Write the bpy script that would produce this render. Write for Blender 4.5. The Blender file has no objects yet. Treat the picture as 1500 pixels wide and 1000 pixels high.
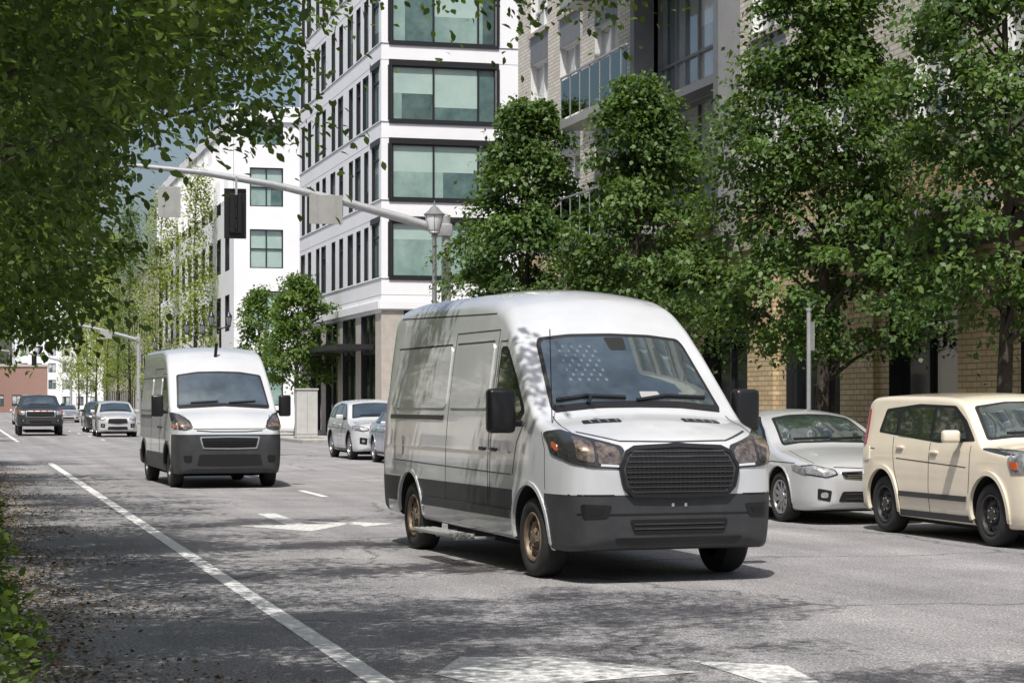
import bpy, bmesh, math, random
import numpy as np
from mathutils import Vector, Matrix
from mathutils.bvhtree import BVHTree
random.seed(3)
R=math.radians
scene=bpy.context.scene
col=scene.collection
# ------------------------------------------------------------ world, sun, camera
TOSUN=Vector((-0.22,-0.44,0.86)).normalized()
w=bpy.data.worlds.new("World"); scene.world=w; w.use_nodes=True
nt=w.node_tree; bg=nt.nodes['Background']
sky=nt.nodes.new('ShaderNodeTexSky'); sky.sky_type='NISHITA'; sky.sun_disc=False
sky.sun_elevation=math.asin(TOSUN.z); sky.sun_rotation=math.atan2(TOSUN.x,TOSUN.y)
sky.air_density=1.0; sky.dust_density=4.0; sky.ozone_density=0.8
nt.links.new(sky.outputs[0],bg.inputs[0]); bg.inputs[1].default_value=0.12
sl=bpy.data.lights.new('sun','SUN'); sl.energy=5.0; sl.angle=R(0.5); sl.color=(1,0.97,0.92)
so=bpy.data.objects.new('sun',sl); col.objects.link(so)
so.rotation_euler=TOSUN.to_track_quat('Z','Y').to_euler(); so.location=(0,0,40)
cam=bpy.data.cameras.new('camera'); co=bpy.data.objects.new('camera',cam); col.objects.link(co)
cam.lens=72; cam.sensor_width=36; cam.shift_y=0.06; cam.clip_end=3000; cam.clip_start=0.1
co.location=(0,0,1.55); co.rotation_euler=(R(90),0,-R(15.1)); scene.camera=co
scene.view_settings.view_transform='Standard'; scene.view_settings.look='None'
scene.view_settings.exposure=0
# ------------------------------------------------------------ materials
def mat(name,c,rough=0.6,metal=0.0,var=0.0,vs=3.0,bump=0.0,bs=40.0,coat=0.0,spec=0.5,c2=None,island=False,trans=0):
    m=bpy.data.materials.new(name); m.use_nodes=True; n=m.node_tree.nodes; L=m.node_tree.links
    p=n['Principled BSDF']; p.inputs['Base Color'].default_value=(*c,1)
    p.inputs['Roughness'].default_value=rough; p.inputs['Metallic'].default_value=metal
    p.inputs['Coat Weight'].default_value=coat; p.inputs['Coat Roughness'].default_value=0.04
    p.inputs['Specular IOR Level'].default_value=spec
    tc=n.new('ShaderNodeTexCoord')
    if var>0 or c2:
        if c2 is None: c2=tuple(x*(1-var) for x in c)
        mx=n.new('ShaderNodeMix'); mx.data_type='RGBA'
        mx.inputs[6].default_value=(*c,1); mx.inputs[7].default_value=(*c2,1)
        if island:
            g=n.new('ShaderNodeNewGeometry'); L.new(g.outputs['Random Per Island'],mx.inputs[0])
        else:
            t=n.new('ShaderNodeTexNoise'); t.inputs['Scale'].default_value=vs; t.inputs['Detail'].default_value=6
            t.inputs['Roughness'].default_value=0.65
            L.new(tc.outputs['Object'],t.inputs['Vector'])
            r=n.new('ShaderNodeValToRGB'); r.color_ramp.elements[0].position=.35; r.color_ramp.elements[1].position=.68
            L.new(t.outputs[0],r.inputs[0]); L.new(r.outputs[0],mx.inputs[0])
        L.new(mx.outputs[2],p.inputs['Base Color'])
    if bump>0:
        t=n.new('ShaderNodeTexNoise'); t.inputs['Scale'].default_value=bs; t.inputs['Detail'].default_value=4
        L.new(tc.outputs['Object'],t.inputs['Vector'])
        b=n.new('ShaderNodeBump'); b.inputs['Strength'].default_value=bump; b.inputs['Distance'].default_value=0.02
        L.new(t.outputs[0],b.inputs['Height']); L.new(b.outputs[0],p.inputs['Normal'])
    return m
def winglass(name,tint,refl):
    m=bpy.data.materials.new(name); m.use_nodes=True; n=m.node_tree.nodes; L=m.node_tree.links
    n.remove(n['Principled BSDF'])
    t=n.new('ShaderNodeBsdfTransparent'); t.inputs[0].default_value=(*tint,1)
    g=n.new('ShaderNodeBsdfGlossy'); g.inputs['Roughness'].default_value=.02; g.inputs[0].default_value=(.90,.99,.96,1)
    lw=n.new('ShaderNodeFresnel'); lw.inputs[0].default_value=1.5
    ad=n.new('ShaderNodeMath'); ad.operation='ADD'; ad.inputs[1].default_value=refl; ad.use_clamp=True; L.new(lw.outputs[0],ad.inputs[0])
    s=n.new('ShaderNodeMixShader'); L.new(ad.outputs[0],s.inputs[0]); L.new(t.outputs[0],s.inputs[1]); L.new(g.outputs[0],s.inputs[2])
    L.new(s.outputs[0],n['Material Output'].inputs[0]); return m
def leafmat(name,dark,light,tr=0.35):
    m=bpy.data.materials.new(name); m.use_nodes=True; n=m.node_tree.nodes; L=m.node_tree.links
    p=n['Principled BSDF']; p.inputs['Roughness'].default_value=0.48; p.inputs['Specular IOR Level'].default_value=0.32
    a=n.new('ShaderNodeAttribute'); a.attribute_name='rnd'
    mx=n.new('ShaderNodeMix'); mx.data_type='RGBA'
    mx.inputs[6].default_value=(*dark,1); mx.inputs[7].default_value=(*light,1)
    L.new(a.outputs['Fac'],mx.inputs[0]); L.new(mx.outputs[2],p.inputs['Base Color'])
    t=n.new('ShaderNodeBsdfTranslucent')
    m2=n.new('ShaderNodeMix'); m2.data_type='RGBA'; m2.blend_type='MULTIPLY'; m2.inputs[0].default_value=1
    m2.inputs[7].default_value=(1.6,1.6,0.5,1); L.new(mx.outputs[2],m2.inputs[6]); L.new(m2.outputs[2],t.inputs[0])
    s=n.new('ShaderNodeMixShader'); s.inputs[0].default_value=tr
    L.new(p.outputs[0],s.inputs[1]); L.new(t.outputs[0],s.inputs[2]); L.new(s.outputs[0],n['Material Output'].inputs[0])
    return m
def brickmat(name,c1,c2,mortar,bw=0.24,bh=0.08):
    m=bpy.data.materials.new(name); m.use_nodes=True; n=m.node_tree.nodes; L=m.node_tree.links
    p=n['Principled BSDF']; p.inputs['Roughness'].default_value=0.85
    tc=n.new('ShaderNodeTexCoord'); s=n.new('ShaderNodeSeparateXYZ'); L.new(tc.outputs['Object'],s.inputs[0])
    ad=n.new('ShaderNodeMath'); L.new(s.outputs[0],ad.inputs[0]); L.new(s.outputs[1],ad.inputs[1])
    cb=n.new('ShaderNodeCombineXYZ'); L.new(ad.outputs[0],cb.inputs[0]); L.new(s.outputs[2],cb.inputs[1])
    b=n.new('ShaderNodeTexBrick'); L.new(cb.outputs[0],b.inputs['Vector'])
    b.inputs['Color1'].default_value=(*c1,1); b.inputs['Color2'].default_value=(*c2,1); b.inputs['Mortar'].default_value=(*mortar,1)
    b.inputs['Scale'].default_value=1; b.inputs['Brick Width'].default_value=bw; b.inputs['Row Height'].default_value=bh
    b.inputs['Mortar Size'].default_value=0.012; b.inputs['Bias'].default_value=0.0
    L.new(b.outputs[0],p.inputs['Base Color'])
    bp=n.new('ShaderNodeBump'); bp.inputs['Strength'].default_value=.5; bp.inputs['Distance'].default_value=.01; bp.invert=True
    L.new(b.outputs['Fac'],bp.inputs['Height']); L.new(bp.outputs[0],p.inputs['Normal'])
    return m
def asphaltmat():
    m=bpy.data.materials.new('asphalt'); m.use_nodes=True; n=m.node_tree.nodes; L=m.node_tree.links
    p=n['Principled BSDF']; p.inputs['Roughness'].default_value=0.8; p.inputs['Specular IOR Level'].default_value=.4
    tc=n.new('ShaderNodeTexCoord')
    def noise(sc,det=5,vec=None,ro=.6):
        t=n.new('ShaderNodeTexNoise'); t.inputs['Scale'].default_value=sc; t.inputs['Detail'].default_value=det; t.inputs['Roughness'].default_value=ro
        L.new(vec if vec else tc.outputs['Object'],t.inputs['Vector']); return t
    def ramp(src,a,b,ca,cb):
        r=n.new('ShaderNodeValToRGB'); e=r.color_ramp.elements; e[0].position=a; e[1].position=b
        e[0].color=(*ca,1); e[1].color=(*cb,1); L.new(src,r.inputs[0]); return r.outputs[0]
    def mul(a,b,f=1.0):
        x=n.new('ShaderNodeMix'); x.data_type='RGBA'; x.blend_type='MULTIPLY'; x.inputs[0].default_value=f
        L.new(a,x.inputs[6]); L.new(b,x.inputs[7]); return x.outputs[2]
    fine=ramp(noise(55,4,None,.78).outputs[0],.36,.64,(.125,.122,.124),(.54,.53,.53))
    vo=n.new('ShaderNodeTexVoronoi'); vo.inputs['Scale'].default_value=50; L.new(tc.outputs['Object'],vo.inputs['Vector'])
    spk=ramp(vo.outputs['Distance'],.05,.55,(1.4,1.4,1.38),(.66,.66,.68))
    c=mul(fine,spk)
    c=mul(c,ramp(noise(.55,6).outputs[0],.35,.66,(.80,.79,.79),(1.12,1.11,1.10)))
    mp=n.new('ShaderNodeMapping'); mp.inputs['Scale'].default_value=(1.3,.03,1); L.new(tc.outputs['Object'],mp.inputs['Vector'])
    c=mul(c,ramp(noise(1.0,4,mp.outputs[0]).outputs[0],.38,.62,(.82,.82,.82),(1.08,1.08,1.07)))
    c=mul(c,ramp(noise(1.7,3).outputs[0],.66,.74,(1,1,1),(.75,.74,.73)))
    nz=noise(1.2,6); mixv=n.new('ShaderNodeMix'); mixv.data_type='RGBA'; mixv.inputs[0].default_value=.45
    L.new(tc.outputs['Object'],mixv.inputs[6]); L.new(nz.outputs['Color'],mixv.inputs[7])
    v=n.new('ShaderNodeTexVoronoi'); v.feature='DISTANCE_TO_EDGE'; v.inputs['Scale'].default_value=.34; L.new(mixv.outputs[2],v.inputs['Vector'])
    c=mul(c,ramp(v.outputs['Distance'],.0012,.006,(.38,.37,.36),(1,1,1)))
    L.new(c,p.inputs['Base Color'])
    b=n.new('ShaderNodeBump'); b.inputs['Strength'].default_value=.6; b.inputs['Distance'].default_value=.012
    L.new(noise(90,2).outputs[0],b.inputs['Height']); L.new(b.outputs[0],p.inputs['Normal'])
    return m
def paintline(name,a,b_):
    m=bpy.data.materials.new(name); m.use_nodes=True; n=m.node_tree.nodes; L=m.node_tree.links
    p=n['Principled BSDF']; p.inputs['Roughness'].default_value=.7
    tc=n.new('ShaderNodeTexCoord'); t=n.new('ShaderNodeTexNoise'); t.inputs['Scale'].default_value=15; t.inputs['Detail'].default_value=9; t.inputs['Roughness'].default_value=.8
    L.new(tc.outputs['Object'],t.inputs[0]); r=n.new('ShaderNodeValToRGB'); e=r.color_ramp.elements
    e[0].position=a; e[0].color=(.26,.258,.255,1); e[1].position=b_; e[1].color=(.70,.695,.67,1)
    L.new(t.outputs[0],r.inputs[0]); L.new(r.outputs[0],p.inputs[0]); return m
M={}
M['asphalt']=asphaltmat(); M['paintline']=paintline('road_paint',.36,.46); M['paintwornshade']=paintline('worn_shaded_road_paint',.39,.55)  # second paint: worn, with the arrow's dulling by shadow put into its colour
M['ground']=mat('ground_soil',(.16,.14,.11),.95,var=.4)
M['conc']=mat('sidewalk_concrete',(.44,.43,.41),.9,var=.3,vs=1.5,bump=.2)
M['kerb']=mat('kerb_concrete',(.36,.35,.33),.9,var=.35,vs=4,bump=.3)
M['white']=mat('white_panel',(.84,.84,.86),.55,var=.07,vs=.6)
M['seam']=mat('panel_seam',(.32,.32,.33),.8)
M['dframe']=mat('dark_window_frame',(.018,.019,.021),.4)
# window panes: curtained / open / blind glass, glossy; noise tones paint in interiors and reflections
M['ga1']=mat('teal_pane_curtained',(.30,.42,.38),.05,c2=(.16,.26,.24),vs=.9,spec=.9,coat=1)
M['ga2']=mat('teal_pane_dim',(.13,.21,.20),.05,c2=(.05,.10,.10),vs=1.1,spec=.9,coat=1)
M['ga3']=mat('teal_pane_dark',(.045,.08,.08),.04,c2=(.11,.17,.16),vs=1.4,spec=.9,coat=1)
M['ga4']=mat('teal_pane_blind',(.42,.54,.50),.06,c2=(.33,.46,.42),vs=1.0,spec=.8,coat=1)
M['gb1']=mat('grey_pane_curtained',(.40,.43,.43),.05,c2=(.22,.26,.27),vs=.9,spec=.9,coat=1)
M['gb2']=mat('grey_pane_dim',(.15,.18,.19),.05,c2=(.06,.08,.09),vs=1.1,spec=.9,coat=1)
M['gb3']=mat('grey_pane_dark',(.04,.055,.06),.04,c2=(.10,.13,.14),vs=1.4,spec=.9,coat=1)
M['gb4']=mat('grey_pane_blind',(.60,.62,.60),.06,c2=(.46,.48,.47),vs=1.0,spec=.8,coat=1)
M['glassD']=mat('shop_glass',(.012,.014,.015),.05,var=.3,spec=.8)
M['brickP']=brickmat('pale_brick',(.58,.535,.46),(.70,.66,.585),(.38,.35,.31),.34,.10)
M['brickY']=brickmat('yellow_brick',(.50,.37,.21),(.62,.49,.30),(.26,.20,.14),.34,.10)
M['brickR']=brickmat('red_brick',(.30,.14,.11),(.34,.17,.13),(.28,.24,.21))
M['grey']=mat('grey_metal_panel',(.19,.195,.205),.5,var=.15)
M['frameW']=mat('white_window_frame',(.68,.68,.67),.5)
M['stone']=mat('stone_base',(.48,.44,.39),.8,var=.2)
M['steel']=mat('galvanised_steel',(.42,.43,.44),.45,metal=.3,var=.2,vs=8)
M['signback']=mat('aluminium_sign_back',(.42,.42,.40),.5,metal=.3,var=.15)
M['balc']=winglass('balcony_glass',(.92,.95,.94),.14)
M['black']=mat('black_enamel',(.012,.012,.013),.35)
M['lantern']=mat('lantern_glass',(.80,.81,.82),.3)
M['lanternd']=mat('lantern_smoked_glass',(.20,.21,.22),.3)
M['bark']=mat('bark',(.075,.06,.047),.95,var=.5,vs=8,bump=.8,bs=25)
M['cab']=mat('cabinet_metal',(.50,.50,.48),.5,var=.15)
M['leaf']=leafmat('leaf_green',(.016,.046,.013),(.14,.225,.062),.32)
M['leafnear']=leafmat('leaf_near',(.022,.050,.013),(.135,.205,.048),.42)
M['leafyel']=leafmat('leaf_yellowgreen',(.12,.165,.03),(.32,.38,.10),.45)
M['leafmid']=leafmat('leaf_mid',(.045,.095,.022),(.16,.24,.06),.4)
M['litter']=leafmat('dry_leaf',(.05,.03,.015),(.24,.17,.09),.1)
# vehicle
M['vwhite']=mat('white_paint',(.60,.615,.635),.26,metal=.12,var=.12,vs=1.1,coat=1.0)  # broad mottling in the colour imitates dappled tree light
M['vsilver']=mat('silver_paint',(.60,.61,.62),.30,metal=.35,var=.05,coat=.9)
M['vcream']=mat('cream_paint',(.76,.68,.54),.28,var=.06,coat=.9)
M['vdark']=mat('dark_paint',(.03,.035,.04),.3,coat=.8)
M['vblue']=mat('blue_paint',(.42,.47,.55),.3,metal=.3,coat=.8)
M['plastic']=mat('grey_plastic',(.042,.044,.047),.5,var=.35,vs=5,bump=.06,bs=200)
M['blackp']=mat('black_plastic',(.010,.010,.011),.35)
M['gap']=mat('panel_gap',(.03,.03,.03),.9)
M['cglass']=mat('car_glass',(.012,.016,.017),.02,spec=.9,coat=1)
M['wglass']=mat('windshield_glass',(.31,.38,.39),.015,metal=.88,spec=.9,coat=1,c2=(.14,.185,.19),vs=1.6)  # uneven tone put into the colour to imitate varied reflections
M['wglass2']=mat('windshield_partition_holes',(.46,.54,.55),.05,metal=.8,coat=1)
M['seal']=mat('rubber_seal',(.008,.008,.008),.5)
M['chrome']=mat('chrome',(.65,.65,.65),.12,metal=1)
M['lens']=mat('lamp_lens',(.42,.33,.26),.08,metal=.7,c2=(.05,.04,.035),vs=16,coat=1)
M['lensd']=mat('lamp_housing',(.03,.03,.03),.12,coat=1)
M['amber']=mat('amber_lens',(.50,.10,.02),.15,coat=1)
M['red']=mat('red_lens',(.30,.012,.01),.15,coat=1)
M['tyre']=mat('tyre_rubber',(.022,.022,.022),.8,var=.3,bump=.2,bs=60)
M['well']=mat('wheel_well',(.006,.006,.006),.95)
M['rim']=mat('wheel_alloy',(.42,.42,.43),.3,metal=.8,var=.2)
M['rimrust']=mat('wheel_rusty_steel',(.26,.20,.14),.5,metal=.45,var=.55,vs=9)
M['rimdark']=mat('wheel_dark_steel',(.05,.05,.052),.4,metal=.4)
M['skin']=mat('plate_white',(.6,.6,.62),.5)
M['hlens']=mat('headlamp_glass',(.62,.63,.64),.08,metal=.6,c2=(.16,.16,.17),vs=14,coat=1)
# ------------------------------------------------------------ mesh builder
class MB:
    def __init__(s): s.v=[];s.f=[];s.m=[];s.mats=[]
    def mi(s,k):
        if k not in s.mats: s.mats.append(k)
        return s.mats.index(k)
    def add(s,vs,fs,k):
        b=len(s.v); s.v+=[tuple(x) for x in vs]; i=s.mi(k)
        for f in fs: s.f.append([b+j for j in f]); s.m.append(i)
    def quad(s,pts,k): s.add(pts,[list(range(len(pts)))],k)
    def box(s,a,b,k):
        x0,y0,z0=a;x1,y1,z1=b
        s.add([(x0,y0,z0),(x1,y0,z0),(x1,y1,z0),(x0,y1,z0),(x0,y0,z1),(x1,y0,z1),(x1,y1,z1),(x0,y1,z1)],
          [(0,3,2,1),(4,5,6,7),(0,1,5,4),(1,2,6,5),(2,3,7,6),(3,0,4,7)],k)
    def rbox(s,c,sz,k,r=.03,rot=0):
        bm=bmesh.new(); bmesh.ops.create_cube(bm,size=1)
        for v in bm.verts: v.co=Vector((v.co.x*sz[0],v.co.y*sz[1],v.co.z*sz[2]))
        bmesh.ops.bevel(bm,geom=bm.edges[:],offset=r,segments=3,affect='EDGES',profile=.5)
        mt=Matrix.Translation(c)@Matrix.Rotation(rot,4,'Z'); bm.verts.index_update()
        s.add([mt@v.co for v in bm.verts],[[v.index for v in f.verts] for f in bm.faces],k); bm.free()
    def tube(s,pts,rad,k,n=10,cap=True):
        pts=[Vector(p) for p in pts]
        if not hasattr(rad,'__len__'): rad=[rad]*len(pts)
        vs=[];fs=[]
        for i,p in enumerate(pts):
            d=(pts[min(i+1,len(pts)-1)]-pts[max(i-1,0)]).normalized()
            a=d.orthogonal().normalized() if abs(d.z)<.9 else Vector((1,0,0))
            a=(a-d*a.dot(d)).normalized(); b=d.cross(a)
            for j in range(n):
                t=2*math.pi*j/n; vs.append(p+(a*math.cos(t)+b*math.sin(t))*rad[i])
        for i in range(len(pts)-1):
            for j in range(n):
                fs.append((i*n+j,i*n+(j+1)%n,(i+1)*n+(j+1)%n,(i+1)*n+j))
        if cap: fs.append(list(range(n))[::-1]); fs.append([(len(pts)-1)*n+j for j in range(n)])
        s.add(vs,fs,k)
    def lathe(s,prof,c,axis,k,n=32,closed=False):
        vs=[];fs=[];c=Vector(c)
        for a,r in prof:
            for j in range(n):
                t=2*math.pi*j/n
                if axis=='z': vs.append(c+Vector((r*math.cos(t),r*math.sin(t),a)))
                else: vs.append(c+Vector((a,r*math.cos(t),r*math.sin(t))))
        for i in range(len(prof)-1):
            for j in range(n): fs.append((i*n+j,i*n+(j+1)%n,(i+1)*n+(j+1)%n,(i+1)*n+j))
        s.add(vs,fs,k)
    def obj(s,name,parent=None,smooth=None):
        me=bpy.data.meshes.new(name); me.from_pydata(s.v,[],s.f)
        for k in s.mats: me.materials.append(M[k])
        me.polygons.foreach_set('material_index',s.m)
        if smooth:
            me.polygons.foreach_set('use_smooth',[True]*len(me.polygons)); me.update()
            me.set_sharp_from_angle(angle=R(smooth))
        me.update(); o=bpy.data.objects.new(name,me); col.objects.link(o)
        if parent: o.parent=parent
        return o
def empty(name,loc=(0,0,0),rz=0):
    e=bpy.data.objects.new(name,None); e.empty_display_size=.3; col.objects.link(e); e.location=loc; e.rotation_euler=(0,0,rz); return e
# ------------------------------------------------------------ ground, road, pavements
g=MB(); g.quad([(-900,-300,-.02),(900,-300,-.02),(900,1600,-.02),(-900,1600,-.02)],'ground'); g.obj('ground')
g=MB(); g.quad([(-120,-40,0),(140,-40,0),(140,520,0),(-120,520,0)],'asphalt'); g.obj('road')
def pavement(x0,x1,y0,y1,sidex):
    e=empty('sidewalk'); b=MB()
    b.box((x0,y0,0),(x1,y1,.115),'kerb'); b.obj('kerb',e)
    c=MB(); c.box((x0+.15,y0+.15,.05),(x1-.15,y1-.15,.13),'conc'); 
    y=y0+1.5
    while y<y1-1:
        c.box((x0+.15,y,.1),(x1-.15,y+.012,.1325),'seam'); y+=1.5
    c.obj('paving',e)
pavement(12.7,60,-20,59,1); pavement(12.7,60,78,158,1); pavement(12.7,60,176,260,1); pavement(12.7,60,276,500,1)
pavement(-40,.3,-20,59,-1); pavement(-40,.3,78,158,-1); pavement(-40,.3,176,260,-1); pavement(-40,.3,276,500,-1)
mk=MB(); Z=.004
def rect(x0,x1,y0,y1):
    mk.quad([(x0,y0,Z),(x1,y0,Z),(x1,y1,Z),(x0,y1,Z)],'paintline')
rect(2.18,2.33,-5,54); rect(2.18,2.33,84,156); rect(2.18,2.33,178,258)
for y in list(range(33,54,9))+list(range(86,156,9))+list(range(180,258,9)): 
    rect(5.78,5.90,y+.5,y+3.0)
def pg(pts): mk.quad([(x,y,Z) for x,y in pts],'paintwornshade')
def arrow(cx,cy):
    pg([(cx-.80,cy-.3),(cx-.05,cy-1.7),(cx+.70,cy-.3)])
    pg([(cx-.13,cy-.3),(cx+.13,cy-.3),(cx+.13,cy+2.4),(cx-.13,cy+2.4)])
    pg([(cx+.13,cy+.2),(cx+.75,cy-.55),(cx+.75,cy-.25),(cx+.13,cy+.8)])
    pg([(cx+.75,cy-.95),(cx+1.25,cy-.4),(cx+.75,cy+.15)])
arrow(4.15,26.2)
pg([(2.62,11.40),(2.95,12.15),(3.50,12.0),(4.10,11.1),(3.4,10.9),(2.9,10.5)])
pg([(4.25,11.60),(4.72,11.25),(4.6,10.5),(4.3,10.3)])
mk.obj('road_markings')
mh=MB(); mh.lathe([(0.006,.0001),(.006,.32),(0,.34)],(8.4,30,0),'z','black',24); mh.obj('manhole_cover')
# ------------------------------------------------------------ facades
rf=random.Random(8)
def facade(mb,o,u,n,W,H,ops,wall,depth=.25,z0=0):
    o=Vector(o);u=Vector(u);n=Vector(n)
    P=lambda s,z,off=0:o+u*s+n*off+Vector((0,0,z))
    ss=sorted(set([0,W]+[x for q in ops for x in q[:2]])); zs=sorted(set([z0,H]+[x for q in ops for x in q[2:4]]))
    for i in range(len(ss)-1):
        for j in range(len(zs)-1):
            cs=(ss[i]+ss[i+1])/2; cz=(zs[j]+zs[j+1])/2
            if any(q[0]<cs<q[1] and q[2]<cz<q[3] for q in ops): continue
            wm=wall(cz) if callable(wall) else wall
            mb.quad([P(ss[i],zs[j]),P(ss[i+1],zs[j]),P(ss[i+1],zs[j+1]),P(ss[i],zs[j+1])],wm)
    for (a,b,c,d,gl,fr,nc,nr) in ops:
        wm=fr
        for q in ([(a,c),(b,c)],[(b,c),(b,d)],[(b,d),(a,d)],[(a,d),(a,c)]):
            mb.quad([P(*q[0]),P(*q[1]),P(*q[1],-depth),P(*q[0],-depth)],wm)
        f=.06
        def bar(s0,s1,q0,q1,o0=-depth+.09,o1=-depth+.0):
            pts=[P(s0,q0,o1),P(s1,q0,o1),P(s1,q1,o1),P(s0,q1,o1),P(s0,q0,o0),P(s1,q0,o0),P(s1,q1,o0),P(s0,q1,o0)]
            mb.add(pts,[(0,3,2,1),(4,5,6,7),(0,1,5,4),(1,2,6,5),(2,3,7,6),(3,0,4,7)],fr)
        bar(a,a+f,c,d); bar(b-f,b,c,d); bar(a+f,b-f,c,c+f); bar(a+f,b-f,d-f,d)
        cols=nc if hasattr(nc,'__len__') else [k/nc for k in range(1,nc)]
        rows=nr if hasattr(nr,'__len__') else [k/nr for k in range(1,nr)]
        xs=[a+f]+[a+(b-a)*k for k in cols]+[b-f]; ys=[c+f]+[c+(d-c)*k for k in rows]+[d-f]
        for k in xs[1:-1]: bar(k-f/2,k+f/2,c+f,d-f,-depth+.085)
        for k in ys[1:-1]: bar(a+f,b-f,k-f/2,k+f/2,-depth+.08)
        G=-depth+.01
        def pane(x0,x1,y0,y1,k):
            if x1-x0>.01 and y1-y0>.01: mb.quad([P(x0,y0,G),P(x1,y0,G),P(x1,y1,G),P(x0,y1,G)],k)
        for i in range(len(xs)-1):
            if gl not in('glassA','glassB'): 
                for j in range(len(ys)-1): pane(xs[i],xs[i+1],ys[j],ys[j+1],gl)
                continue
            p_='ga' if gl=='glassA' else 'gb'
            base=p_+rf.choice('11223'); bf=rf.choice([0,0,.3,.5,.5,.75,1]); zb=d-f-(d-c-2*f)*bf
            wq=(xs[i+1]-xs[i])*rf.choice([0,.22,.3]); xl=xs[i]+wq
            for j in range(len(ys)-1):
                y0,y1=ys[j],ys[j+1]; zc=min(max(zb,y0),y1)
                pane(xs[i],xl,y0,zc,p_+'1'); pane(xl,xs[i+1],y0,zc,base); pane(xs[i],xs[i+1],zc,y1,p_+'4')
    return P
def slab(mb,o,u,n,s0,s1,z0,z1,o0,o1,k):
    o=Vector(o);u=Vector(u);n=Vector(n)
    P=lambda s,z,off:o+u*s+n*off+Vector((0,0,z))
    pts=[P(s0,z0,o0),P(s1,z0,o0),P(s1,z1,o0),P(s0,z1,o0),P(s0,z0,o1),P(s1,z0,o1),P(s1,z1,o1),P(s0,z1,o1)]
    mb.add(pts,[(0,3,2,1),(4,5,6,7),(0,1,5,4),(1,2,6,5),(2,3,7,6),(3,0,4,7)],k)
# --- white apartment building
e=empty('white_apartment_building'); mb=MB()
X0,Y0=16,79; H=27.2; base=6.1; pitch=3.08
ops=[]; opsL=[]
for k in range(7):
    zz=base+.42+pitch*k
    ops.append((.42,4.65,zz,zz+2.15,'glassA','dframe',[.40,.83],1))
    ops.append((7.2,9.6,zz,zz+2.15,'glassA','dframe',[.5],1))
    for j,s in enumerate([.42,2.6,4.3,6.0,8.3,10.2,12.6,14.3,16.6,18.4]):
        wd=1.5 if j==0 else (.95 if (j+k)%3 else 1.25)
        opsL.append((s,s+wd,zz,zz+2.15,'glassA','dframe',1,1 if j%2 else [.75]))
ops+= [(.9,5.2,.3,5.2,'glassD','dframe',3,[.7]),(6.2,12,.3,5.2,'glassD','dframe',4,[.7])]
for s in (1.2,5.4,9.6,13.8): opsL.append((s,s+3.0,.25,5.1,'glassD','dframe',2,[.68]))
wf=lambda z:'white' if z>5.2 else 'stone'
facade(mb,(X0,Y0,0),(1,0,0),(0,-1,0),16,H,ops,wf,.12)
facade(mb,(X0,Y0+20,0),(0,-1,0),(-1,0,0),20,H,[(20-b,20-a,c,d,g_,f_,n_,r_) for a,b,c,d,g_,f_,n_,r_ in opsL],wf,.14)
mb.quad([(16,79,H),(32,79,H),(32,99,H),(16,99,H)],'seam'); mb.quad([(16,99,0),(32,99,0),(32,99,H),(16,99,H)],'white')
mb.quad([(32,79,0),(32,99,0),(32,99,H),(32,79,H)],'white')
mb.obj('walls_and_windows',e)
tb=MB()
for k in range(7):
    zz=base+pitch*k
    slab(tb,(X0,Y0,0),(1,0,0),(0,-1,0),-.03,16,zz+.34,zz+.36,0.0,.03,'seam')
    slab(tb,(X0,Y0,0),(1,0,0),(0,-1,0),-.03,16,zz-.31,zz-.29,0.0,.004,'seam')
    slab(tb,(X0,Y0,0),(1,0,0),(0,-1,0),.30,4.77,zz+2.57,zz+2.80,0,.04,'dframe')
    slab(tb,(X0,Y0,0),(1,0,0),(0,-1,0),.30,4.77,zz+.28,zz+.419,.031,.05,'dframe')
    slab(tb,(X0,Y0,0),(1,0,0),(0,-1,0),.26,.41,zz+.42,zz+2.57,0,.035,'dframe')
    slab(tb,(X0,Y0,0),(1,0,0),(0,-1,0),4.66,4.80,zz+.42,zz+2.57,0,.035,'dframe')
    slab(tb,(X0,Y0+20,0),(0,-1,0),(-1,0,0),17.9,19.75,zz+2.57,zz+2.80,0,.04,'dframe')
    slab(tb,(X0,Y0+20,0),(0,-1,0),(-1,0,0),0,20.03,zz+.34,zz+.36,0,.03,'seam')
    slab(tb,(X0,Y0+20,0),(0,-1,0),(-1,0,0),0,20.0,zz-.31,zz-.29,0,.004,'seam')
for s in (6.0,10.5,15): slab(tb,(X0,Y0,0),(1,0,0),(0,-1,0),s,s+.02,6,H,.0,.003,'seam')
slab(tb,(X0,Y0+20,0),(0,-1,0),(-1,0,0),1,18.5,3.7,3.9,0,1.5,'dframe')
slab(tb,(X0,Y0,0),(1,0,0),(0,-1,0),1,12,3.7,3.9,0,1.2,'dframe')
slab(tb,(X0,Y0,0),(1,0,0),(0,-1,0),-.1,16,5.25,5.55,0,.12,'white')
slab(tb,(X0,Y0+20,0),(0,-1,0),(-1,0,0),0,20.0,5.25,5.55,0,.12,'white')
tb.obj('trim',e)
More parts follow.
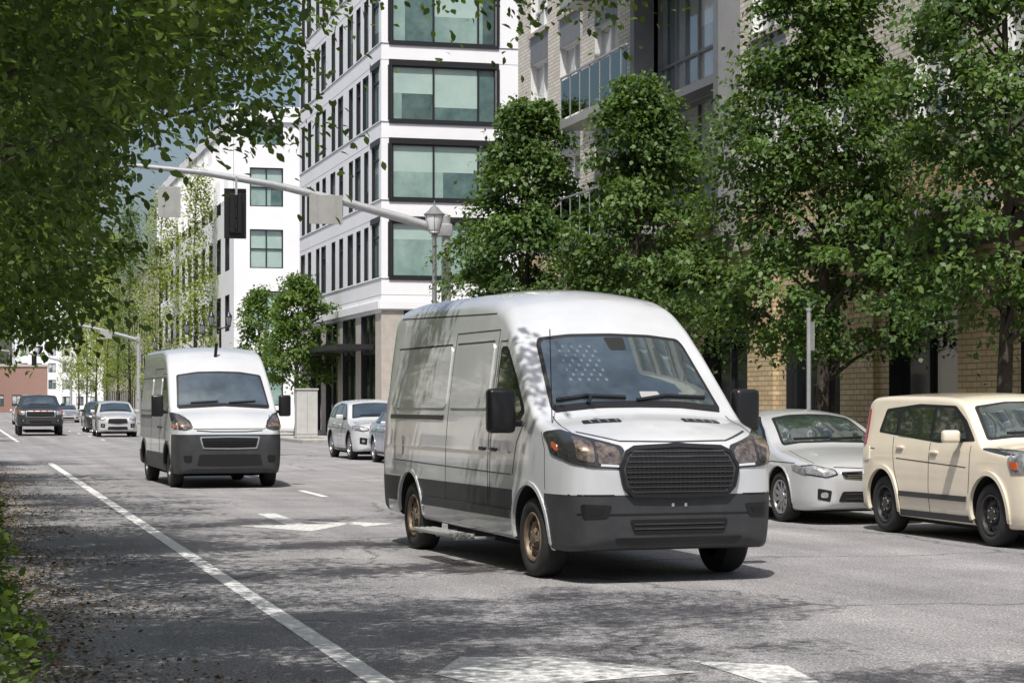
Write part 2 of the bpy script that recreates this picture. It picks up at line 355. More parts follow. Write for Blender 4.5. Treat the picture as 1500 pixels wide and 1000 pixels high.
# --- beige brick building
e=empty('beige_brick_building'); mb=MB(); H=24; L0=58.6; o=(16,L0,0); u=(0,-1,0); n=(-1,0,0)
ops=[]; 
YS=[(55.4,57.2),(52.3,54.2),(49.1,51.0),(38.2,40.0),(35.2,37.0),(30.6,32.5),(27.5,29.4),(24.3,26.2),(21,23)]
for a,b in YS:
    for k in range(6):
        z=6.2+3.0*k; ops.append((L0-b,L0-a,z,z+2.1,'glassB','frameW',[.5],[.3]))
for k in range(6): ops.append((L0-46.3,L0-41.0,5.75+3*k,8.35+3*k,'glassB','grey',[.22,.5,.75],[.28]))
for s in (1.6,6.3,11.0,15.7,20.4,25.1,29.8,34.0):
    ops.append((s,s+2.6,.25,3.9,'glassD','dframe',2,[.75]))
facade(mb,o,u,n,38,H,ops,lambda z:'brickP' if z>4.9 else 'brickY',.22)
mb.quad([(16,L0,0),(45,L0,0),(45,L0,H),(16,L0,H)],'brickP'); mb.quad([(16,L0-38,0),(45,L0-38,0),(45,L0-38,H),(16,L0-38,H)],'brickP')
mb.quad([(16,L0-38,H),(45,L0-38,H),(45,L0,H),(16,L0,H)],'seam'); mb.obj('walls_and_windows',e)
tb=MB()
slab(tb,o,u,n,0,38,4.75,5.05,0,.10,'stone')
slab(tb,o,u,n,22,34,4.1,4.3,0,1.3,'dframe')
for a,b in YS:
    for k in range(6):
        z=6.2+3*k
        slab(tb,o,u,n,L0-b-.08,L0-a+.08,z-.12,z-.001,0,.07,'stone')
        if k<5: slab(tb,o,u,n,L0-b,L0-a,z+2.101,z+2.88,-.05,.012,'grey' if int(a)%3 else 'brickP')
slab(tb,o,u,n,L0-46.6,L0-46.3,5.1,H,-.1,.5,'grey'); slab(tb,o,u,n,L0-41.0,L0-40.7,5.1,H,-.1,.5,'grey')
for k in range(6):
    z=5.55+3*k
    slab(tb,o,u,n,L0-49.0,L0-43.8,z-.2,z,.501,1.55,'signback'); slab(tb,o,u,n,L0-46.3,L0-41,z-.19,z-.001,.0,.5,'grey')
    for s in np.arange(L0-49.0,L0-43.8,.8): slab(tb,o,u,n,s,s+.03,z,z+1.05,1.50,1.53,'steel')
    slab(tb,o,u,n,L0-49.0,L0-43.8,z+1.05,z+1.09,1.49,1.54,'steel')
    slab(tb,o,u,n,L0-49.0,L0-43.8,z+.06,z+1.0,1.512,1.52,'balc')
for s in (0,4.9,9.6,14.3,19.0,23.7,28.4,33.1): slab(tb,o,u,n,s+.2,s+1.0,.13,4.74,0,.12,'brickY')
tb.obj('trim',e)
# --- second white building behind
e=empty('white_office_building'); mb=MB(); ops=[]
for k in range(5):
    for s in (.9,4.2,7.5,10.8): ops.append((s,s+1.9,2.2+3.5*k-(.8 if k==0 else 0),4.4+3.5*k,'glassA','dframe',2,[.5]))
facade(mb,(15,116,0),(1,0,0),(0,-1,0),20,17.5,ops,'white',.2)
ops=[]
for k in range(5):
    for s in range(2,44,4): ops.append((s,s+2.,2.2+3.5*k-(.8 if k==0 else 0),4.3+3.5*k,'glassA','dframe',2,1))
facade(mb,(15,162,0),(0,-1,0),(-1,0,0),46,17.5,ops,'white',.2)
mb.quad([(15,116,17.5),(35,116,17.5),(35,162,17.5),(15,162,17.5)],'seam'); mb.obj('walls_and_windows',e)
tb=MB()
for i in range(0,80): slab(tb,(15,162,0),(0,-1,0),(-1,0,0),i*.575,i*.575+.06,13.4+4.1*0,17.6,0,.08,'white')
slab(tb,(15,162,0),(0,-1,0),(-1,0,0),0,46,17.5,18.1,-.3,.15,'white'); slab(tb,(15,116,0),(1,0,0),(0,-1,0),-.15,20,17.5,18.1,-.3,.15,'white')
tb.obj('trim',e)
def simple_bldg(name,x0,x1,y0,y1,H,wall,gl='glassD',fr='dframe',pit=3.4):
    e=empty(name); mb=MB()
    for (o,u,n,W) in (((x0,y0,0),(1,0,0),(0,-1,0),x1-x0),((x0,y1,0),(0,-1,0),(-1,0,0),y1-y0),((x1,y0,0),(0,1,0),(1,0,0),y1-y0),((x1,y1,0),(-1,0,0),(0,1,0),x1-x0)):
        ops=[]; nf=int((H-1)/pit)
        for k in range(nf):
            s=1.0
            while s+1.6<W-.6: ops.append((s,s+1.5,1.0+pit*k,1.0+pit*k+1.9,gl,fr,2,1)); s+=2.8
        facade(mb,o,u,n,W,H,ops,wall,.18)
        slab(mb,o,u,n,-.1,W+.1,H,H+.4,-.3,.15,'stone')
    mb.quad([(x0,y0,H),(x1,y0,H),(x1,y1,H),(x0,y1,H)],'seam'); mb.obj('walls_and_windows',e)
simple_bldg('red_brick_building',-6,3.5,330,345,6.5,'brickR','glassB')
simple_bldg('red_brick_building',4.5,14,345,370,7.5,'brickR','glassB')
simple_bldg('white_tower_block',11,30,430,455,27,'white','glassB')
simple_bldg('concrete_building',17,40,180,255,14,'stone')
simple_bldg('apartment_block',-30,-11,-18,50,22,'white')
simple_bldg('brick_office_building',-30,-10,84,155,13,'brickP')
# ------------------------------------------------------------ trees
def leafmesh(name,C,D,Nn,size,rnd,mk_,parent,hexa=False):
    N=len(C)
    D=D/np.linalg.norm(D,axis=1)[:,None]; Nn=Nn-D*np.sum(D*Nn,axis=1)[:,None]; Nn/=np.linalg.norm(Nn,axis=1)[:,None]+1e-9
    S=np.cross(D,Nn); s=size[:,None]
    if hexa:
        pts=[C, C+D*s*.35+S*s*.30+Nn*s*.06, C+D*s*.70+S*s*.26+Nn*s*.04, C+D*s*1.05-Nn*s*.08, C+D*s*.70-S*s*.26+Nn*s*.04, C+D*s*.35-S*s*.30+Nn*s*.06]
    else:
        pts=[C, C+D*s*.45+S*s*.33+Nn*s*.05, C+D*s*1.0-Nn*s*.1, C+D*s*.45-S*s*.33+Nn*s*.05]
    k=len(pts); V=np.stack(pts,axis=1).reshape(-1,3).astype(np.float32)
    me=bpy.data.meshes.new(name); me.vertices.add(N*k); me.vertices.foreach_set('co',V.ravel())
    me.loops.add(N*k); me.loops.foreach_set('vertex_index',np.arange(N*k,dtype=np.int32))
    me.polygons.add(N); me.polygons.foreach_set('loop_start',np.arange(0,N*k,k,dtype=np.int32))
    me.update(calc_edges=True)
    a=me.attributes.new('rnd','FLOAT','POINT'); a.data.foreach_set('value',np.repeat(rnd,k).astype(np.float32))
    me.materials.append(M[mk_]); o=bpy.data.objects.new(name,me); col.objects.link(o); o.parent=parent; return o
def clumpleaves(rg,cen,outdir,n,rc,leaf,flat=.55):
    K=len(cen); idx=np.repeat(np.arange(K),n)
    cs=rg.uniform(.6,1.35,K)[idx][:,None]
    off=rg.normal(size=(K*n,3))*rc*.52*cs; off[:,2]*=flat
    C=cen[idx]+off; C[:,2]-=0.35*(off[:,0]**2+off[:,1]**2)/max(rc,.1)
    D=outdir[idx]*.7+rg.normal(size=C.shape)*.7; D[:,2]-=.45
    Nn=np.tile(np.array([0,0,1.]),(len(C),1))+outdir[idx]*.35+rg.normal(size=C.shape)*.45
    size=leaf*rg.uniform(.65,1.25,len(C)); tone=rg.uniform(0,1,K)[idx]*.5+rg.uniform(0,1,len(C))*.5
    return C,D,Nn,size,tone
def tree(name,base,H,z0,env,K,n,rc,leaf,seed,mk_='leaf',tr=.13,lean=(0,0),hexa=False,flat=.5,inner=.25,sx=1,sy=1,limbs=22,clip=None,extra=None,extra2=None,gaps=-1.25,lr=.42):
    rg=np.random.RandomState(seed); e=empty(name,base)
    t=rg.uniform(0,1,K)**.9; ang=rg.uniform(0,2*math.pi,K)
    lob=1+.22*np.sin(ang*3+seed)+.18*np.sin(ang*5+t*9+seed*2)+.20*np.sin(t*17+seed)+.12*np.sin(t*31+ang*2)
    rad=env(t)*lob*np.sqrt(rg.uniform(inner,1,K))
    cen=np.stack([np.cos(ang)*rad*sx+lean[0]*t,np.sin(ang)*rad*sy+lean[1]*t,z0+(H-z0)*t],1)
    gap=np.sin(cen[:,2]*4.2+ang*2+seed)+np.sin(cen[:,0]*2.9+seed)+np.sin(cen[:,1]*3.1+cen[:,2]*2)
    cen=cen[gap>gaps]
    if extra is not None: cen=np.vstack([cen,np.array(extra)-np.array(base)])
    if clip is not None: cen=cen[clip(cen+np.array(base))]
    if extra2 is not None: cen=np.vstack([cen,np.array(extra2)-np.array(base)])
    od=cen.copy(); od[:,2]=0; od/=np.linalg.norm(od,axis=1)[:,None]+.2
    C,D,Nn,S,T=clumpleaves(rg,cen,od,n,rc,leaf,flat)
    leafmesh('foliage',C,D,Nn,S,T,mk_,e,hexa)
    b=MB(); top=H*.86
    tp=[(lean[0]*k*.8+.06*math.sin(k*7+seed),lean[1]*k*.8+.05*math.cos(k*5+seed),top*k) for k in np.linspace(0,1,9)]
    tp[0]=(0,0,0); b.tube(tp,[tr*1.35]+[tr*(1-k*.85) for k in np.linspace(0,1,9)[1:]],'bark',10)
    pick=rg.choice(len(cen),min(limbs,len(cen)),replace=False)
    for i in pick:
        c=cen[i]; h=max(z0*.75,c[2]-.45*math.hypot(c[0],c[1])-.2); h=min(h,top*.97); k=h/top
        p0=Vector((lean[0]*k*.8,lean[1]*k*.8,h)); p3=Vector(c)
        p1=p0.lerp(p3,.35)+Vector((0,0,.12)); p2=p0.lerp(p3,.7)+Vector((0,0,.10)); r=tr*lr*(1-k*.6)
        b.tube([p0,p1,p2,p3],[r,r*.7,r*.45,r*.15],'bark',6)
    b.obj('trunk_and_limbs',e,60); return e
oval=lambda R_:(lambda t:R_*np.sqrt(np.clip(1-(2*np.clip(t,0,1)*.93-.75)**2/1.6,0.03,1))*(1-.45*t**2))
cone=lambda R_:(lambda t:R_*(1-.80*t)*np.minimum(1,.55+t*3.2))
# right-hand street trees
tree('linden_tree',(14.0,25.6,.13),9.4,2.4,cone(2.15),400,80,.37,.115,11,gaps=-1.4)
tree('linden_tree',(14.0,31.9,.13),9.8,2.3,cone(2.45),600,85,.38,.115,12,gaps=-1.5)
tree('linden_tree',(14.0,41.4,.13),8.3,2.6,cone(2.35),380,80,.40,.13,13,gaps=-1.5)
tree('linden_tree',(14.0,50.3,.13),9.0,2.6,cone(2.7),430,80,.43,.145,14,gaps=-1.5)
tree('maple_tree',(14.2,88.5,.13),7.0,2.2,oval(1.5),200,60,.40,.17,21,'leafmid')
tree('maple_tree',(14.0,99,.13),7.0,2.6,oval(1.1),120,50,.40,.18,22,'leafmid')
for i,(y,h,r) in enumerate([(124,15.5,2.2),(146,16,2.6),(168,17,3.0),(180,16,3.2),(194,15.5,3.4),(210,15,3.4),(226,15,3.6),(242,14,3.6)]):
    tree('poplar_tree',(13.7-(.4 if y>150 else 0),y,.13),h,2.8,(lambda R_:(lambda t:R_*(1-.62*t)*(.7+.3*np.sin(t*3))))(r*.8),230,32,.55,.19,31+i,'leafyel' if i!=2 else 'leafmid',tr=.12,flat=1.6,inner=.05)
for i,(y,h) in enumerate([(84,8),(96,8),(110,8.5),(125,9),(145,9),(182,9),(205,9),(235,9),(280,9),(310,9)]):
    tree('elm_tree',(-2.0 if y<250 else -4.5,y,.13),h,2.6,oval(3.0 if y<150 else 3.6),150,45,.6,.2,51+i,'leafmid')
# left near trees : overhanging crown
def clipA(P):
    X,Y,Zz=P[:,0],P[:,1],P[:,2]
    xmax=.146*Y+np.clip(Zz-4.3,0,3)*2.2+.15*np.sin(Zz*5+Y*2)
    zmin=3.02+.118*(Y-10)+.16*np.sin(X*3.3+Y)-np.clip(.080*Y-X,0,.4)*2.0
    return (X<xmax)&(Zz>zmin)
ra=np.random.RandomState(5)
exA=[(ra.uniform(-.3,2.2),ra.uniform(9.5,15),ra.uniform(2.8,4.8)) for _ in range(300)]
exB=[(ra.uniform(2.2,4.7),ra.uniform(12.2,13.6),ra.uniform(4.30,4.8)) for _ in range(40)]
def bough(x0,y0,z0,x1,y1,z1,nn,sp):
    out=[]
    for i in range(nn):
        t=ra.uniform(0,1); out.append((x0+(x1-x0)*t+ra.normal()*sp,y0+(y1-y0)*t+ra.normal()*sp*.55,z0+(z1-z0)*t+ra.normal()*.25))
    return out
exShade=bough(0,9.5,6,4.6,11.6,6.3,70,.42)+bough(0,10.5,6.6,3.2,12.8,6.8,40,.38)+bough(0,7,6,5.2,7.6,6.4,60,.45)+bough(.5,8.5,5.6,2.6,9.6,5.8,40,.4)  # unseen boughs above the view, added to shade the road
tree('elm_tree',(-1.2,10.0,.13),7.8,2.6,oval(5.4),780,105,.33,.058,71,'leafnear',tr=.2,hexa=True,inner=.02,sx=1.05,sy=.66,clip=clipA,extra=exA,extra2=exB+exShade,limbs=34,gaps=-1.8,lr=.18)
def clipB(P):
    X,Y,Zz=P[:,0],P[:,1],P[:,2]
    return (X<.064*Y+np.clip(Zz-5.3,0,3)*2.2+.3*np.sin(Y*1.7+Zz))&(Zz>1.5+.045*Y+.25*np.sin(Y*2.3+X*2))
exC=[(ra.uniform(-.2,1.4),ra.uniform(15,24),ra.uniform(2.3,5)) for _ in range(180)]
exD=bough(0,15,6.2,3.6,15.6,6.8,46,.4)+bough(0,19,6.4,4.2,18.5,7.2,56,.45)+bough(0,22.5,6.4,3.6,23.5,7.0,56,.5)
tree('elm_tree',(-1.6,20.0,.13),8.2,2.2,oval(5.2),680,80,.40,.09,72,'leafnear',tr=.18,hexa=True,clip=clipB,inner=.05,extra=exC,extra2=exD,gaps=-1.8,lr=.25)
tree('elm_tree',(-1.8,29.5,.13),8.2,2.5,oval(5.0),480,60,.5,.12,73,'leafnear',tr=.18,clip=clipB,lr=.25)
tree('elm_tree',(-1.8,40,.13),8.0,2.6,oval(4.2),360,55,.5,.14,74,'leafmid',tr=.18,lr=.25)
tree('elm_tree',(-1.8,51,.13),8.0,2.6,oval(3.4),300,50,.5,.15,75,'leafmid',tr=.18,lr=.25)
# shrubs & litter along left kerb
rg=np.random.RandomState(9); e=empty('shrub_border')
K=170; cy=rg.uniform(7.5,34,K); cen=np.stack([rg.uniform(-.5,.32,K)+.002*cy,cy,.13+rg.uniform(.03,.45,K)],1)
od=rg.normal(size=(K,3)); od[:,2]=1; C,D,Nn,S,T=clumpleaves(rg,cen,od,80,.17,.06,.9); D[:,2]=abs(D[:,2])*.6+.1
leafmesh('leaves',C,D,Nn,S,T,'leafnear',e,True)
N=14000; e=empty('fallen_leaves')
cy=rg.uniform(7,50,N); cx=.32+np.abs(rg.normal(size=N))*.45*(1+.5*np.sin(cy*1.3)); C=np.stack([cx,cy,rg.uniform(.006,.03,N)],1)
D=rg.normal(size=(N,3)); D[:,2]*=.25; Nn=rg.normal(size=(N,3))*.3; Nn[:,2]+=1
leafmesh('litter',C,D,Nn,.04*rg.uniform(.5,1.3,N),rg.uniform(0,1,N),'litter',e)
e=empty('grass_verge'); N=9000; cy=rg.uniform(17,58,N); C=np.stack([rg.uniform(12.86,13.6,N),cy,np.full(N,.131)],1)
D=rg.normal(size=(N,3))*.35; D[:,2]=1; Nn=rg.normal(size=(N,3)); leafmesh('blades',C,D,Nn,.16*rg.uniform(.5,1.4,N),rg.uniform(0,1,N),'leafmid',e)
# ------------------------------------------------------------ vehicles
def pchip(pts):
    x=np.array([p[0] for p in pts],float); y=np.array([p[1] for p in pts],float); h=np.diff(x); d=np.diff(y)/h
    m=np.zeros(len(x)); m[0]=d[0]; m[-1]=d[-1]
    for i in range(1,len(x)-1):
        if d[i-1]*d[i]>0:
            w1=2*h[i]+h[i-1]; w2=h[i]+2*h[i-1]; m[i]=(w1+w2)/(w1/d[i-1]+w2/d[i])
    def f(q):
        q=min(max(q,x[0]),x[-1]); i=min(max(np.searchsorted(x,q)-1,0),len(x)-2); t=(q-x[i])/h[i]
        return float((2*t**3-3*t**2+1)*y[i]+(t**3-2*t**2+t)*h[i]*m[i]+(-2*t**3+3*t**2)*y[i+1]+(t**3-t**2)*h[i]*m[i+1])
    return f
def rpoly(pts,r=.04,n=4):
    out=[];N=len(pts)
    for i in range(N):
        p=Vector(pts[i]);a=Vector(pts[i-1]);b=Vector(pts[(i+1)%N])
        ra_=min(r,(a-p).length*.45);rb=min(r,(b-p).length*.45)
        p0=p+(a-p).normalized()*ra_; p2=p+(b-p).normalized()*rb
        for k in range(n+1):
            t=k/n; out.append(tuple(p0*(1-t)**2+p*2*t*(1-t)+p2*t*t))
    return out
class Car:
    def __init__(s,name,loc,rz,sp):
        s.sp=sp; s.e=empty(name,loc,rz); s.L=sp['top'][-1][0]
        s.win=MB(); s.trim=MB(); s.light=MB(); s.body(sp)
    def body(s,sp):
        top=pchip(sp['top']);bot=pchip(sp['bot']);plan=pchip(sp['plan']);sil=pchip(sp['sil']);cr=pchip(sp['crown']);rr=pchip(sp['rad'])
        L=s.L; end=[0,.008,.02,.04,.07,.11,.16,.22,.29]; ys=end+list(np.arange(.35,L-.33,.055))+[L-q for q in end[::-1]]
        ys=sorted(set([round(y,4) for y in ys]+[p[0] for p in sp['top']]))
        bm=bmesh.new(); rings=[]
        for y in ys:
            zt,zb,p,c,r=top(y),bot(y),plan(y),cr(y),rr(y); rb=.06
            pts=[(x_,zb) for x_ in (0,.3*p,.6*p,p*sil(zb+rb)-rb)]
            for k in range(1,4):
                a=k/4*math.pi/2; pts.append((p*sil(zb+rb)-rb+rb*math.sin(a),zb+rb-rb*math.cos(a)))
            ze=zt-c-r
            for k in range(22):
                z=zb+rb+(ze-zb-rb)*k/21; pts.append((p*sil(z),z))
            xe=p*sil(ze); lean=max(0,xe-p*sil(ze+r))
            for k in range(1,7):
                a=k/7*math.pi/2; pts.append((xe-lean*.6*math.sin(a)-r*(1-math.cos(a)),ze+r*math.sin(a)))
            xr=xe-lean*.6-r
            for k in range(11):
                q=1-k/10; pts.append((xr*q,zt-c*q*q))
            full=pts+[(-x_,z) for x_,z in pts[-2:0:-1]]
            rings.append([bm.verts.new((x_,y,z)) for x_,z in full])
        n=len(rings[0])
        for i in range(len(rings)-1):
            for j in range(n): bm.faces.new((rings[i][j],rings[i+1][j],rings[i+1][(j+1)%n],rings[i][(j+1)%n]))
        bm.faces.new(rings[0]); bm.faces.new(rings[-1][::-1])
        for cc in sp.get('cuts',[]):
            bmesh.ops.bisect_plane(bm,geom=bm.verts[:]+bm.edges[:]+bm.faces[:],plane_co=cc[0],plane_no=cc[1],dist=1e-5)
        bmesh.ops.recalc_face_normals(bm,faces=bm.faces[:])
        pf=sp.get('paint')
        for f in bm.faces:
            f.smooth=True; f.material_index=0
            if pf: f.material_index=pf(f.calc_center_median())
        s.bvh=BVHTree.FromBMesh(bm)
        me=bpy.data.meshes.new('body'); bm.to_mesh(me); bm.free()
        for k in (sp['color'],'plastic','well'): me.materials.append(M[k])
        o=bpy.data.objects.new('body',me); col.objects.link(o)
        W=max(p[1] for p in sp['plan']); Rw=sp['Rw']
        cb=MB()
        for y in sp['axles']:
            for sg in (1,-1):
                xs=sorted((sg*(W-.42),sg*(W+.3)))
                cb.lathe([(xs[0],.0001),(xs[0],Rw),(xs[1],Rw),(xs[1],.0001)],(0,y,sp['R']+.03),'x','well',48)
        bmc=bmesh.new(); co_=cb.obj('cutter'); bmc.from_mesh(co_.data); bmesh.ops.remove_doubles(bmc,verts=bmc.verts[:],dist=1e-3)
        bmesh.ops.recalc_face_normals(bmc,faces=bmc.faces[:]); bmc.to_mesh(co_.data); bmc.free()
        md=o.modifiers.new('b','BOOLEAN'); md.operation='DIFFERENCE'; md.solver='EXACT'; md.object=co_
        dg=bpy.context.evaluated_depsgraph_get(); me2=bpy.data.meshes.new_from_object(o.evaluated_get(dg))
        o.modifiers.clear(); o.data=me2; bpy.data.objects.remove(co_)
        for pl in me2.polygons:
            pl.use_smooth=True
            c=pl.center; mi_=0
            if pf: mi_=pf(c)
            for y in sp['axles']:
                if math.hypot(c.y-y,c.z-sp['R']-.03)<Rw+.003 and abs(c.x)<W:
                    if abs(pl.normal.x)<.5 or abs(c.x)<W-.3: mi_=2
            pl.material_index=mi_
        while len(me2.materials)<3: me2.materials.append(M['well'])
        for i,k in enumerate((sp['color'],'plastic','well')): me2.materials[i]=M[k]
        me2.set_sharp_from_angle(angle=R(38)); o.parent=s.e
        s.W=W
    def hit(s,a,u,v):
        if a=='l': h=s.bvh.ray_cast(Vector((-3,u,v)),Vector((1,0,0)))
        elif a=='r': h=s.bvh.ray_cast(Vector((3,u,v)),Vector((-1,0,0)))
        elif a=='f': h=s.bvh.ray_cast(Vector((u,-2,v)),Vector((0,1,0)))
        elif a=='b': h=s.bvh.ray_cast(Vector((u,s.L+2,v)),Vector((0,-1,0)))
        else: h=s.bvh.ray_cast(Vector((u,v,5)),Vector((0,0,-1)))
        if h[0] is None: return None
        nn=h[1]; 
        d={'l':Vector((-1,0,0)),'r':Vector((1,0,0)),'f':Vector((0,-1,0)),'b':Vector((0,1,0)),'t':Vector((0,0,1))}[a]
        if nn.dot(d)<0: nn=-nn
        return h[0],nn
    def patch(s,mb,a,poly,k,off=.004,step=.06,back=.012):
        bm=bmesh.new(); bm.faces.new([bm.verts.new((p[0],p[1],0)) for p in poly])
        bmesh.ops.triangulate(bm,faces=bm.faces[:])
        us=[p[0] for p in poly];vs=[p[1] for p in poly]
        for ax,lo,hi in ((0,min(us),max(us)),(1,min(vs),max(vs))):
            q=math.floor(lo/step)*step+step
            while q<hi:
                no=(1,0,0) if ax==0 else (0,1,0); c=(q,0,0) if ax==0 else (0,q,0)
                bmesh.ops.bisect_plane(bm,geom=bm.verts[:]+bm.edges[:]+bm.faces[:],plane_co=c,plane_no=no,dist=1e-6); q+=step
        bm.verts.index_update(); hits=[s.hit(a,v.co.x,v.co.y) for v in bm.verts]
        V=[];idx={}
        for v,h in zip(bm.verts,hits):
            if h: idx[v.index]=len(V); V.append(h[0]+h[1]*off)
        F=[[idx[v.index] for v in f.verts] for f in bm.faces if all(v.index in idx for v in f.verts)]
        for ed in bm.edges:
            if len(ed.link_faces)==1 and all(v.index in idx for v in ed.verts):
                i,j=ed.verts[0].index,ed.verts[1].index; b=len(V)
                V.append(hits[i][0]-hits[i][1]*back); V.append(hits[j][0]-hits[j][1]*back); F.append([idx[i],idx[j],b+1,b])
        bm.free(); mb.add(V,F,k)
    def both(s,mb,poly,k,**kw):
        for a in 'lr': s.patch(mb,a,poly,k,**kw)
    def front2(s,mb,poly,k,**kw):
        s.patch(mb,'f',poly,k,**kw); s.patch(mb,'f',[(-x,z) for x,z in poly][::-1],k,**kw)
    def sym(s,half): return half+[(-x,z) for x,z in half[::-1] if abs(x)>1e-4]
    def line(s,mb,a,pts,w,k,off=.002,step=.05,th=.006):
        P=[]
        for i in range(len(pts)-1):
            p,q=Vector(pts[i]),Vector(pts[i+1]); n=max(1,int((q-p).length/step))
            for j in range(n): P.append(p.lerp(q,j/n))
        P.append(Vector(pts[-1])); Lf=[];Rt=[]
        for i,p in enumerate(P):
            d=(P[min(i+1,len(P)-1)]-P[max(i-1,0)]).normalized(); nn=Vector((-d.y,d.x))*w/2
            Lf.append(s.hit(a,*(p+nn)));Rt.append(s.hit(a,*(p-nn)))
        for i in range(len(P)-1):
            q=[Lf[i],Lf[i+1],Rt[i+1],Rt[i]]
            if all(q):
                t=[h[0]+h[1]*off for h in q]; 
                if max((t[0]-t[1]).length,(t[2]-t[3]).length)>step*6: continue
                b=[h[0]-h[1]*th for h in q]
                mb.add(t+b,[(0,1,2,3),(0,4,5,1),(2,6,7,3)],k)
    def lines(s,pts,w=.010,k='gap',**kw):
        for a in 'lr': s.line(s.trim,a,pts,w,k,**kw)
    def wheels(s,rim='rim',kind='alloy',tw=.23,rr=.62,inset=.05):
        Rr=s.sp['R']; b=MB()
        b.lathe([(-.02,Rr*rr),(0,Rr*rr+.02),(.012,Rr*.80),(.0,Rr*.93),(-.03,Rr*.985),(-.06,Rr),(-tw+.06,Rr),(-tw+.02,Rr*.97),(-tw,Rr*.8),(-tw,Rr*.6)],(0,0,0),'x','tyre',48)
        q=Rr*rr
        b.lathe([(-.01,q+.008),(.004,q-.004),(-.004,q-.02),(-.05,q-.03),(-.09,q-.035),(-.16,q-.04)],(0,0,0),'x',rim,40)
        b.lathe([(-.10,q-.02),(-.10,.0001)],(0,0,0),'x','well',32)
        if kind=='alloy':
            ns=10
            for i in range(ns):
                a=2*math.pi*i/ns; ca,sa=math.cos(a),math.sin(a); pr=Vector((0,-sa,ca)); rd=Vector((0,ca,sa))
                w0,w1=.030,.022
                P=[rd*.05-pr*w0+Vector((-.03,0,0)),rd*.05+pr*w0+Vector((-.03,0,0)),rd*(q-.015)+pr*w1+Vector((-.012,0,0)),rd*(q-.015)-pr*w1+Vector((-.012,0,0))]
                Q=[p+Vector((-.04,0,0)) for p in P]
                b.add(P+Q,[(0,1,2,3),(0,4,5,1),(2,6,7,3),(1,5,6,2),(3,7,4,0)],rim)
            b.lathe([(-.05,.075),(-.02,.07),(-.012,.04),(-.012,.0001)],(0,0,0),'x',rim,20)
        else:
            b.lathe([(-.09,q-.03),(-.04,q-.05),(-.035,q*.62),(-.065,q*.48),(-.03,q*.40),(-.025,q*.30),(-.01,q*.28),(-.005,q*.12),(-.005,.0001)],(0,0,0),'x',rim,32)
            for i in range(10):
                a=2*math.pi*i/10; c=Vector((-.028,math.cos(a)*q*.74,math.sin(a)*q*.74)); V=[]
                for j in range(10):
                    t=2*math.pi*j/10; V.append(c+Vector((-.0,math.cos(t)*.026,math.sin(t)*.026)))
                b.add(V,[list(range(10))],'well')
            for i in range(6):
                a=2*math.pi*i/6; b.tube([(-.03,math.cos(a)*q*.34,math.sin(a)*q*.34),(-.008,math.cos(a)*q*.34,math.sin(a)*q*.34)],.011,'chrome',8)
        o0=None
        for y in s.sp['axles']:
            for sg in (1,-1):
                if o0 is None: o=b.obj('wheel',s.e,50); o0=o
                else: o=bpy.data.objects.new('wheel',o0.data); col.objects.link(o); o.parent=s.e
                o.location=(sg*(s.W-inset),y,Rr)
                o.rotation_euler=(random.uniform(0,1),0,0 if sg>0 else math.pi)
    def arch(s,w=.035,k='plastic',off=.008):
        Rw=s.sp['Rw']+w/2-.004; zc=s.sp['R']+.03
        for y in s.sp['axles']:
            pts=[(y+math.cos(a)*Rw,zc+math.sin(a)*Rw) for a in np.linspace(-.25,math.pi+.25,30) if zc+math.sin(a)*Rw>.26]
            s.lines(pts,w,k,off=off,step=.04,th=.02)
    def mirror(s,y,z,sz,k,arm=.06,xo=None):
        for sg in (1,-1):
            h=s.hit('r' if sg>0 else 'l',y+.03,z-sz[2]*.3); x=abs(h[0].x)
            s.trim.rbox((sg*(x+arm+sz[0]/2),y,z),sz,k,min(sz)*.3,rot=sg*.12)
            s.trim.rbox((sg*(x+arm/2),y+.03,z-sz[2]*.28),(arm+.12,.07,.06),'blackp',.015)
            s.trim.box((sg*(x+arm+sz[0]/2)-sz[0]*.38,y+sz[1]*.5,z-sz[2]*.4),(sg*(x+arm+sz[0]/2)+sz[0]*.38,y+sz[1]*.5+.004,z+sz[2]*.4),'chrome')
    def handles(s,L,k=None,w=.17):
        for y,z in L:
            for sg,a in ((1,'r'),(-1,'l')):
                h=s.hit(a,y,z)[0]; s.trim.rbox((h.x+sg*.012,y,z),(.035,w,.035),k or s.sp['color'],.012)
    def done(s):
        s.win.obj('windows',s.e,40); s.trim.obj('trim',s.e,40); s.light.obj('lamps',s.e,40)
        return s.e
